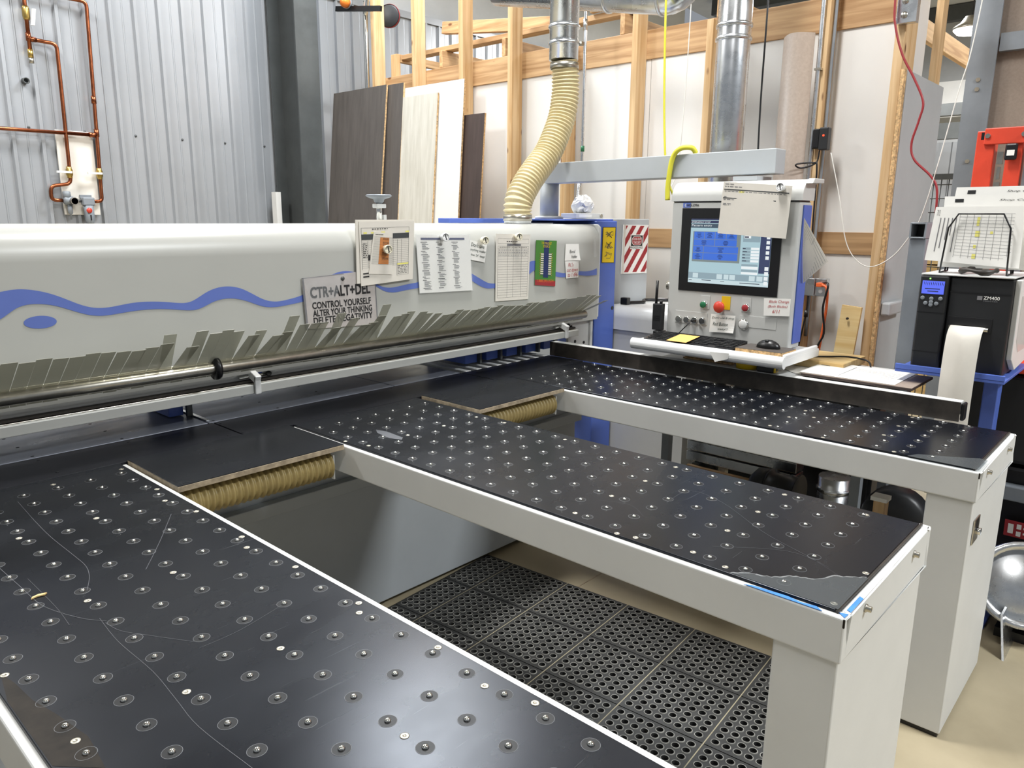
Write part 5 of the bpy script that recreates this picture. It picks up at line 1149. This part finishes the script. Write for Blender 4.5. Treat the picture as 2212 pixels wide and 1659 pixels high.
MB().tube(spline([(4.65, 1.757, 5.0), (4.65, 1.757, 2.3), (4.65, 1.76, 1.0)]), .009, 10).build('pipe', 'midsteel', cd)
for z in (2.55, 1.75, 1.5): MB().box(4.569, 4.599, 1.785, 1.824, z-.006, z+.006).build('strap', 'steel', cd)
ad = thing('power_adapter', 'black power box with red light on the stud', 'adapter', (4.57, 1.74, 2.16))
MB().box(4.545, 4.598, 1.70, 1.752, 2.10, 2.225).build('case', 'darkpl', ad, .006)
MB().box(4.55, 4.598, 1.753, 1.79, 2.11, 2.22).build('rear_case', 'blackpl', ad, .006)
MB().cyl((4.5445, 1.725, 2.18), (4.543, 1.725, 2.18), .006, 8).build('red_light', 'redglow', ad)
MB().tube(spline([(4.57, 1.75, 2.1), (4.56, 1.76, 2.03), (4.50, 1.82, 2.0), (4.47, 1.84, 2.02), (4.55, 1.77, 2.03), (4.555, 1.75, 2.0), (4.56, 1.745, 1.7), (4.57, 1.74, 1.36), (4.56, 1.735, 1.18), (4.55, 1.76, .95), (4.55, 1.78, .8)]), .005, 8).build('cord', 'blackpl', ad)
MB().cyl((4.56, 1.736, 1.13), (4.56, 1.736, 1.17), .012, 10).build('plug_joint', 'blackpl', ad)
ob = thing('outlet_box', 'grey metal outlet boxes with an orange plug on the stud', 'outlet', (4.6, 1.7, 1.31))
MB().box(4.55, 4.598, 1.70, 1.80, 1.26, 1.365).build('box', 'galv', ob, .003)
MB().box(4.565, 4.62, 1.635, 1.699, 1.26, 1.365).build('box', 'galv', ob, .003)
MB().cyl((4.5645, 1.665, 1.29), (4.563, 1.665, 1.29), .012, 12).build('socket', 'white', ob)
MB().obox((4.545, 1.66, 1.33), (.018, 0, 0), (0, .022, 0), (0, 0, .012)).build('plug', 'ocable', ob, .003)
tag(MB().tube(spline([(4.53, 1.645, 1.33), (4.515, 1.61, 1.31), (4.52, 1.605, 1.2), (4.52, 1.615, 1.05), (4.52, 1.63, .85), (4.5, 1.64, .3), (4.48, 1.66, .012)]), .008, 8).build('extension_cord', 'ocable', base=(4.5, 1.62, .01)), 'orange cord hanging from the outlet box', 'cord')
tag(MB().tube(spline([(4.548, 1.65, 1.34), (4.50, 1.60, 1.335), (4.50, 1.618, 1.2), (4.505, 1.60, 1.05), (4.50, 1.635, .9), (4.49, 1.6, .4), (4.46, 1.62, .01)]), .006, 8).build('hanging_cable', 'blackpl', base=(4.5, 1.62, .01)), 'black cord twisting beside the hanging orange cord', 'cord')
jb2 = thing('junction_box', 'galvanised junction box at the top of the end post', 'box', (4.57, 1.35, 2.74))
MB().box(4.54, 4.588, 1.30, 1.40, 2.72, 2.88).build('box', 'galv', jb2, .003)
for z in (2.76, 2.83): MB().lathe([(.017, 0), (.017, .002), (0, .002)], (4.54, 1.36, z), (-1, 0, 0), 14).build('knockout', 'steel', jb2)
def cable(name, label, pts, r, m): return tag(MB().tube(spline(pts, 8), r, 8).build(name, m, base=pts[-1]), label, 'cable')
cable('red_cable', 'dark red cable winding down past the end post', [tuple(p) for p in [(4.5, 1.41, 3.3)]+P['redc']], .006, 'redcable')
cable('black_cable', 'thin black cable dropping straight to the overhead arm', [(4.0, 1.88, 4.5)]+[(3.62, 2.0-.31, 2.83), (3.60, 1.68, 2.3), (3.58, 1.665, 2.022)], .0045, 'blackpl')
cable('white_cable', 'thin white cable sagging across the end post', [tuple(p) for p in P['whitec']]+[(4.4, .94, 3.3), (4.4, .88, 4.6)], .0026, 'wcable')
cable('white_cable', 'thin white string hanging in front of the wall left of the thick duct', [(4.45, 2.58, 4.4), (4.45, 2.575, 2.9), (4.45, 2.60, 2.1), (4.4, 2.62, 1.9)], .003, 'wcable')
cable('yellow_cable', 'yellow cable hanging straight down past the overhead arm', [(3.69, 2.31, 4.5), (3.69, 2.285, 2.84), (3.69, 2.245, 2.06), (3.68, 2.17, 1.82), (3.62, 2.02, 1.66), (3.53, 1.90, 1.60), (3.485, 1.88, 1.595)], .006, 'ycable')
cable('air_hose', 'yellow-green hose arching over the overhead arm into the console', [(3.50, 2.10, 1.80)]+[tuple(p) for p in P['yhose'][1:4]]+[(3.52, 1.99, 2.055), (3.54, 1.975, 2.03)], .013, 'ycable')
# ================================================================== PRINTER CORNER
pstd = thing('printer_shelf', 'blue steel shelf on a post carrying the label printer', 'shelf', (3.66, .70, 0))
MB().box(3.385, 3.90, .50, .895, 1.088, 1.100).build('shelf_plate', 'blue', pstd, .002)
MB().box(3.383, 3.395, .50, .895, 1.1005, 1.122).build('shelf_lip', 'blue', pstd, .002)
MB().box(3.58, 3.66, .545, .60, 0, 1.087).build('post', 'blue', pstd, .004)
MB().box(3.52, 3.85, .46, .70, 0, .02).build('base_plate', 'blue', pstd, .003)
gp = thing('square_tube_stand', 'grey square steel tube stand left of the label printer', 'stand', (3.78, .965, 0))
mb = MB()
def sqtube(mb, x0, x1, y0, y1, z0, z1, axis, t=.007):
    if axis == 'x':
        mb.box(x0, x1, y0, y0+t, z0, z1); mb.box(x0, x1, y1-t, y1, z0, z1); mb.box(x0, x1, y0+t, y1-t, z0, z0+t); mb.box(x0, x1, y0+t, y1-t, z1-t, z1)
sqtube(mb, 3.78, 4.6, .938, 1.008, 1.628, 1.698, 'x'); mb.build('top_tube', 'midsteel', gp, .002)
MB().box(3.88, 4.6, .946, 1.0, 1.636, 1.690).build('tube_core', 'blackpl', gp)
MB().box(3.795, 3.865, .938, 1.008, .012, 1.627).build('upright', 'midsteel', gp, .004)
mb = MB(); mb.prism([(3.866, 1.627), (3.94, 1.627), (3.866, 1.53)], lambda u, v, w_: (u, w_, v), .95, .976); mb.build('gusset', 'midsteel', gp)
MB().box(3.76, 4.04, .9, 1.03, 0, .012).build('foot', 'midsteel', gp)
lp = thing('label_printer', 'black and grey label printer with lit blue display', 'printer', (3.65, .69, 1.1))
MB().box(3.455, 3.86, .525, .745, 1.101, 1.485).build('main_case', 'darkpl', lp, .006)
MB().box(3.435, 3.86, .747, .852, 1.101, 1.49).build('control_case', 'darkpl', lp, .008)
MB().box(3.44, 3.86, .525, .852, 1.4905, 1.497).build('top_cover', 'paint', lp, .002)
mb = MB(); mb.prism([(3.47, 1.485), (3.86, 1.485), (3.86, 1.13), (3.60, 1.115), (3.50, 1.17)], lambda u, v, w_: (u, w_, v), .505, .5245); mb.build('side_cover', 'paint', lp, .003)
mb = MB(); mb.prism([(3.52, 1.42), (3.84, 1.42), (3.84, 1.19), (3.60, 1.19), (3.54, 1.24)], lambda u, v, w_: (u, w_, v), .502, .5045); mb.build('side_window', 'window', lp)
MB().cyl((3.70, .526, 1.30), (3.70, .5245, 1.30), .06, 22).build('label_spool', 'red', lp)
MB().box(3.4535, 3.4548, .53, .742, 1.425, 1.43).build('seam', 'blackpl', lp)
MB().box(3.452, 3.4548, .58, .735, 1.27, 1.33).build('print_slot', 'blackpl', lp, .001)
MB().cyl((3.448, .59, 1.285), (3.448, .73, 1.285), .009, 12).build('tear_bar', 'steel', lp)
dp = MB().box(3.432, 3.4345, .760, .842, 1.415, 1.468).build('display', 'lcd', lp, .001)
mb = MB()
for i in range(9): mb.obox((3.4315, .833-.0083*i, 1.457), (.0003, 0, 0), (0, .0022, .004), (0, .0008, .0045))
mb.build('display_pattern', 's_navy', dp)
mb = MB(); mb.box(3.4312, 3.4318, .775, .83, 1.434, 1.438); mb.box(3.4312, 3.4318, .78, .82, 1.424, 1.428); mb.build('display_text', 's_navy', dp)
for y, z in ((.835, 1.398), (.802, 1.396), (.769, 1.398), (.822, 1.377), (.802, 1.371), (.782, 1.377), (.802, 1.382)):
    mb = MB(); mb.lathe([(.008, 0), (.008, .003), (.006, .004), (0, .004)], (3.4345, y, z), (-1, 0, 0), 12); mb.build('key', 'midsteel', lp)
MB().cyl((3.4345, .815, 1.477), (3.4335, .815, 1.477), .003, 8).build('status_light', 'greenglow', lp)
mark('lettering', 'ZM400', (3.4532, .622, 1.405), (0, -1, 0), (0, 0, 1), 'paper', lp, .055, .013, bold=.006)
mark('lettering', 'PRINTER', (3.4532, .622, 1.397), (0, -1, 0), (0, 0, 1), 'grey_ink', lp, .05, .004)
MB().box(3.4528, 3.4532, .626, .644, 1.402, 1.418).build('logo_square', 'grey_ink', lp)
MB().box(3.434, 3.4346, .749, .85, 1.338, 1.341).build('seam', 'blackpl', lp)
MB().box(3.434, 3.4346, .749, .85, 1.175, 1.178).build('seam', 'blackpl', lp)
# label strip
pp = spline([(3.445, 0, 1.295), (3.41, 0, 1.292), (3.375, 0, 1.25), (3.36, 0, 1.12), (3.362, 0, .9), (3.37, 0, .72), (3.355, 0, .60)], 6)
mb = MB(); vs = []
for p in pp: vs += [(p.x, .598, p.z), (p.x, .718, p.z), (p.x-.0006, .718, p.z), (p.x-.0006, .598, p.z)]
n = len(pp); fs = [(0, 1, 2, 3), (4*n-1, 4*n-2, 4*n-3, 4*n-4)]
for i in range(n-1):
    b = 4*i
    for k in range(4): fs.append((b+k, b+4+k, b+4+(k+1) % 4, b+(k+1) % 4))
mb.add(vs, fs, 0, True); tag(mb.build('label_strip', 'paperg', base=(3.36, .66, .6)), 'long blank paper strip hanging out of the label printer', 'paper strip')
# wire document rack and papers
wk = thing('wire_rack', 'black wire file rack on top of the label printer', 'rack', (3.55, .68, 1.498))
def wire(pts, r=.0035): MB().tube(pts, r, 8).build('wire', 'blackpl', wk)
def loop(x, zt_): return [(x, .795, 1.500), (x+.01, .785, zt_-.055), (x+.012, .755, zt_), (x+.012, .60, zt_), (x+.01, .57, zt_-.055), (x, .56, 1.500)]
wire(loop(3.475, 1.735)); wire(loop(3.56, 1.80)); wire(loop(3.60, 1.83))
wire([(3.475, .795, 1.502), (3.60, .795, 1.502)]); wire([(3.475, .56, 1.502), (3.60, .56, 1.502)])
s = Sheet([(3.508, .845, 1.762), (3.508, .535, 1.765), (3.494, .525, 1.528), (3.494, .86, 1.548)], (-1, 0, 0)); o = tag(s.body('order_sheet', 'paper', .001, None, .003), 'front order sheet held by the wire rack, with faint table', 'paper')
s.rects('table', 'grey_ink', [(.3, .12+.057*i, .9, .124+.057*i) for i in range(14)]+[(x, .12, x+.003, .9) for x in (.3, .38, .46, .54, .62, .70, .78, .86)], .0012)
s.rects('highlights', 'yellowhl', [(.5, .18, .53, .33), (.5, .42, .55, .52), (.66, .42, .69, .46), (.5, .66, .53, .72), (.5, .82, .54, .9)], .0010)
s.rects('side_text', 'grey_ink', [(.08+.045*i, .2, .09+.045*i, rr.uniform(.5, .85)) for i in range(5)], .0012)
s.text('7/13', .03, .16, .035, .10, 'ink', .3, name='handwriting', k=.0013)
for i, (x, zt_, lb, tx) in enumerate(((3.545, 1.805, 'second order sheet standing behind the front one in the rack', 'Shop Copy'), (3.585, 1.842, 'rearmost order sheet standing tallest in the wire rack', 'Shop Copy    7/24'))):
    s = Sheet([(x+.02, .80+.03*(1-i), zt_), (x+.02, .44, zt_+.002), (x, .44, 1.52), (x, .82, 1.52)], (-1, 0, 0)); o = tag(s.body('order_sheet', 'paper', .004), lb, 'paper')
    s.text(tx, .5, .075, .3+.15*i, .03, 'ink', .3, name='handwriting', k=.0013)
    s.rects('barcode', 'ink', [(.1+.02*i, .04, .18+.02*i, .085)], .0012)
gl = MB(); pth = [(3.452+.05+.055*math.cos(a), .66+.06*math.sin(a), 1.513+.004*math.sin(3*a)) for a in (2*math.pi*i/24 for i in range(20))]
gl.tube(pth, [.010+.004*math.sin(i) for i in range(20)], 8); tag(gl.build('leather_strap', 'edge', base=(3.5, .66, 1.5)), 'dark leather strap curled on top of the printer', 'strap')
# ================================================================== RED LIFT, STEEL AND YARD BEHIND
lf = thing('stacker_lift', 'orange-red lift mast with black base behind the label printer', 'lift', (4.4, .5, 0))
for y0, y1 in ((.815, .893), (.70, .765), (.56, .62), (.18, .26)): MB().box(4.28, 4.36, y0, y1, .3, 2.125 if y0 > .8 or y0 < .2 else 2.075).build('mast_rail', 'redpaint', lf, .004)
MB().box(4.265, 4.279, .18, .86, 2.06, 2.135).build('top_bar', 'redpaint', lf, .004)
MB().box(4.2795, 4.281, .835, .875, 2.085, 2.118).build('open_end', 'blackpl', lf)
for y in (.845, .7): MB().cyl((4.2645, y, 2.10), (4.258, y, 2.10), .011, 10).build('bolt', 'steel', lf)
ch = MB()
for i in range(16): ch.obox((4.31, .79, .95+.07*i), (.008, 0, 0), (0, .012 if i % 2 else .007, 0), (0, 0, .028))
ch.build('chain', 'steel', lf)
MB().box(4.245, 4.263, .715, .765, 1.985, 2.06).build('limit_switch', 'blackpl', lf, .008)
MB().box(4.2435, 4.2448, .725, .755, 2.005, 2.03).build('switch_label', 'paper', lf)
MB().box(4.30, 4.34, .64, .69, .3, 2.05).build('ram', 'midsteel', lf)
MB().box(3.98, 4.7, -.5, .80, .62, 1.03).build('battery_box', 'darkpl', lf, .02, 3)
MB().box(3.97, 4.7, -.5, .80, 1.04, 1.075).build('red_band', 'redpaint', lf, .004)
MB().box(4.02, 4.7, -.5, .72, .10, .60).build('lower_body', 'blackpl', lf, .02)
MB().box(3.96, 4.02, -.5, .78, .45, .52).build('bumper', 'midsteel', lf, .006)
wl = Sheet([(3.96, .50, .36), (3.96, .38, .36), (3.97, .38, .28), (3.97, .50, .28)], (-1, 0, 0)); wl.body('warning_label', 'redp', .001, lf)
wl.rects('pictogram', 'paper', [(.12, .2, .3, .8), (.4, .15, .55, .45), (.62, .3, .85, .42), (.4, .6, .55, .9), (.62, .62, .85, .75)], .001)
for y in (-.2, .55): MB().cyl((4.2, y-.03, .06), (4.2, y+.03, .06), .06, 18).build('wheel', 'blackpl', lf)
gc = thing('steel_column', 'blue-grey steel column behind the red lift mast', 'column', (6.0, 1.3, 0))
MB().box(6.0, 6.02, 1.205, 1.365, 0, 5.2).build('flange', 'midsteel', gc)
MB().box(6.02, 6.28, 1.275, 1.285, 0, 5.2).build('web', 'midsteel', gc)
MB().box(6.28, 6.30, 1.205, 1.355, 0, 5.2).build('flange', 'midsteel', gc)
for z in (2.62, 2.56, 2.1): MB().cyl((6.0, 1.29, z), (5.99, 1.29, z), .014, 10).build('bolt', 'steel', gc)
struct(MB().box(6.03, 6.09, -6, 1.2, 2.79, 2.90).build('trim_2', 'midsteel'))
struct(MB().box(6.1, 6.14, -6, 1.29, 0, 5.4).build('wall_side', 'taupe'))
yf = thing('yard_fence', 'wire mesh fence panel behind the end panel', 'fence', (7.0, 1.6, 0))
MB().box(6.98, 7.02, 1.31, 2.4, 2.03, 2.075).build('top_rail', 'darksteel', yf)
for i in range(19): MB().cyl((7.0, 1.34+.055*i, .02), (7.0, 1.34+.055*i, 2.03), .004, 6).build('wire', 'darksteel', yf)
for i in range(18): MB().cyl((6.995, 1.31, .12+.11*i), (6.995, 2.4, .12+.11*i), .004, 6).build('wire', 'darksteel', yf)
lb = thing('lumber_stack', 'stack of pale boards behind the wire mesh fence', 'lumber', (8.0, 2.0, 0))
for i in range(12): MB().box(7.6, 8.4, 1.45, 2.6, .12*i+.002, .12*i+.11).build('board', 'pine', lb)
hl = thing('hanging_lamp', 'lit high bay lamp hanging far back under the roof', 'lamp', (9.0, 2.05, 3.55))
MB().lathe([(.06, .12), (.1, .06), (.16, .02), (.16, 0)], (9.0, 2.06, 3.56), (0, 0, 1), 18).build('shade', 'steel', hl)
MB().lathe([(.155, -.005), (.12, -.04), (0, -.05)], (9.0, 2.06, 3.56), (0, 0, 1), 18).build('lens', 'lampglow', hl)
MB().cyl((9.0, 2.06, 3.68), (9.0, 2.06, 5.5), .006, 6).build('cord', 'blackpl', hl)
for i, (x, z0, z1) in enumerate(((11.5, 3.05, 3.2), (14.2, 3.0, 3.25))):
    tag(MB().box(x, x+.15, -2, 7, z0, z1).build('roof_beam', 'darksteel', base=(x, 2, z0)), ('dark beam crossing far behind the end panel', 'dark beam farthest back under the roof')[i], 'beam')
struct(MB().box(15.6, 15.7, -2, 7, 3.5, 4.1).build('bright_band', 'white'))  # white beam: paints the bright band of the far windows
# ================================================================== THINGS SEEN UNDER THE FARTHEST AIR TABLE AND AT THE RIGHT
al = thing('rail_bundle', 'stacked aluminium rails stored under the side bench', 'rails', (3.55, 1.6, .3))
for i, z in enumerate((.45, .51, .57)): MB().box(3.47, 3.57, 1.30, 1.89, z, z+.052).build('rail', 'galv', al, .004)
MB().box(3.45, 3.6, 1.32, 1.36, 0, .449).build('support', 'darksteel', al); MB().box(3.45, 3.6, 1.80, 1.84, 0, .449).build('support', 'darksteel', al)
tag(MB().box(3.425, 3.448, 1.29, 1.86, 0, .44).build('brown_board', 'rail', base=(3.42, 1.6, 0)), 'brown board standing below the aluminium rails', 'board')
mo = thing('fan_motor', 'black electric motor beside the stored rails', 'motor', (3.42, 1.22, 0))
MB().lathe([(0, -.09), (.06, -.085), (.09, -.06), (.095, -.02), (.095, .0)], (3.32, 1.36, .46), (0, -1, 0), 24).build('end_bell', 'darkpl', mo)
MB().lathe([(.1, 0), (.1, .012), (.085, .02), (.085, .13), (.1, .14)], (3.32, 1.36, .46), (0, -1, 0), 24).build('stator', 'blackpl', mo)
MB().box(3.27, 3.37, 1.24, 1.36, 0, .365).build('stand', 'blackpl', mo)
ducts('duct_offcut', 'short upright galvanised duct piece under the side bench', [(3.42, 1.10, .0), (3.42, 1.10, .56)], .07, [((3.42, 1.10, .5), (0, 0, 1))])
fn = thing('duct_fan', 'dark round fan housing near the farthest table leg', 'fan', (3.45, .88, 0))
MB().lathe([(.0, 0), (.05, .01), (.13, .02), (.14, .05), (.14, .12)], (3.38, .84, .42), (1, 0, 0), 26).build('housing', 'darkpl', fn)
MB().box(3.43, 3.5, .76, .92, 0, .27).build('stand', 'darkpl', fn)
cb = tag(MB().box(3.92, 4.36, 1.08, 1.86, 0, .86).build('shade_backing', 'darkpl', base=(4.2, 1.5, 0), bevel=.004), 'added dark block standing for the shade behind the side bench', 'backing')  # no real cabinet: dark block added for the shade behind the bench
MB().box(3.915, 3.9198, 1.10, 1.46, .05, .82).build('backing_face', 'darkpl', cb); MB().box(3.915, 3.9198, 1.47, 1.84, .05, .82).build('backing_face', 'darkpl', cb)
tag(MB().obox((3.05, .80, .64), (.03, 0, 0), (0, .03, 0), (0, 0, .008)).build('wood_block', 'paper', base=(3.05, .8, .64)), 'small pale wooden block under the farthest table', 'block')
MB().box(3.03, 3.09, .78, .82, 0, .632).build('stick', 'woodz', bpy.data.objects['wood_block'])
de = thing('duct_collar', 'galvanised round duct collar lying right of the farthest table leg', 'duct collar', (3.52, .33, 0))
MB().lathe([(.175, 0), (.178, .004), (.178, .05), (.165, .055), (.15, .10), (.15, .22), (.146, .22), (.146, 0), (.175, 0)], (3.50, .34, .255), (.75, .2, -.35), 32, 0, True, False).build('collar', 'galv', de)
MB().lathe([(.146, .06), (.08, .04), (0, .035)], (3.50, .34, .255), (.75, .2, -.35), 32, 0, True, False).build('damper', 'galv', de)
MB().obox((3.45, .37, .07), (.10, 0, 0), (0, .004, 0), (.05, .02, .075)).build('leaning_plate', 'galv', de)
MB().box(3.50, 3.72, .26, .42, 0, .04).build('rest', 'blackpl', de)
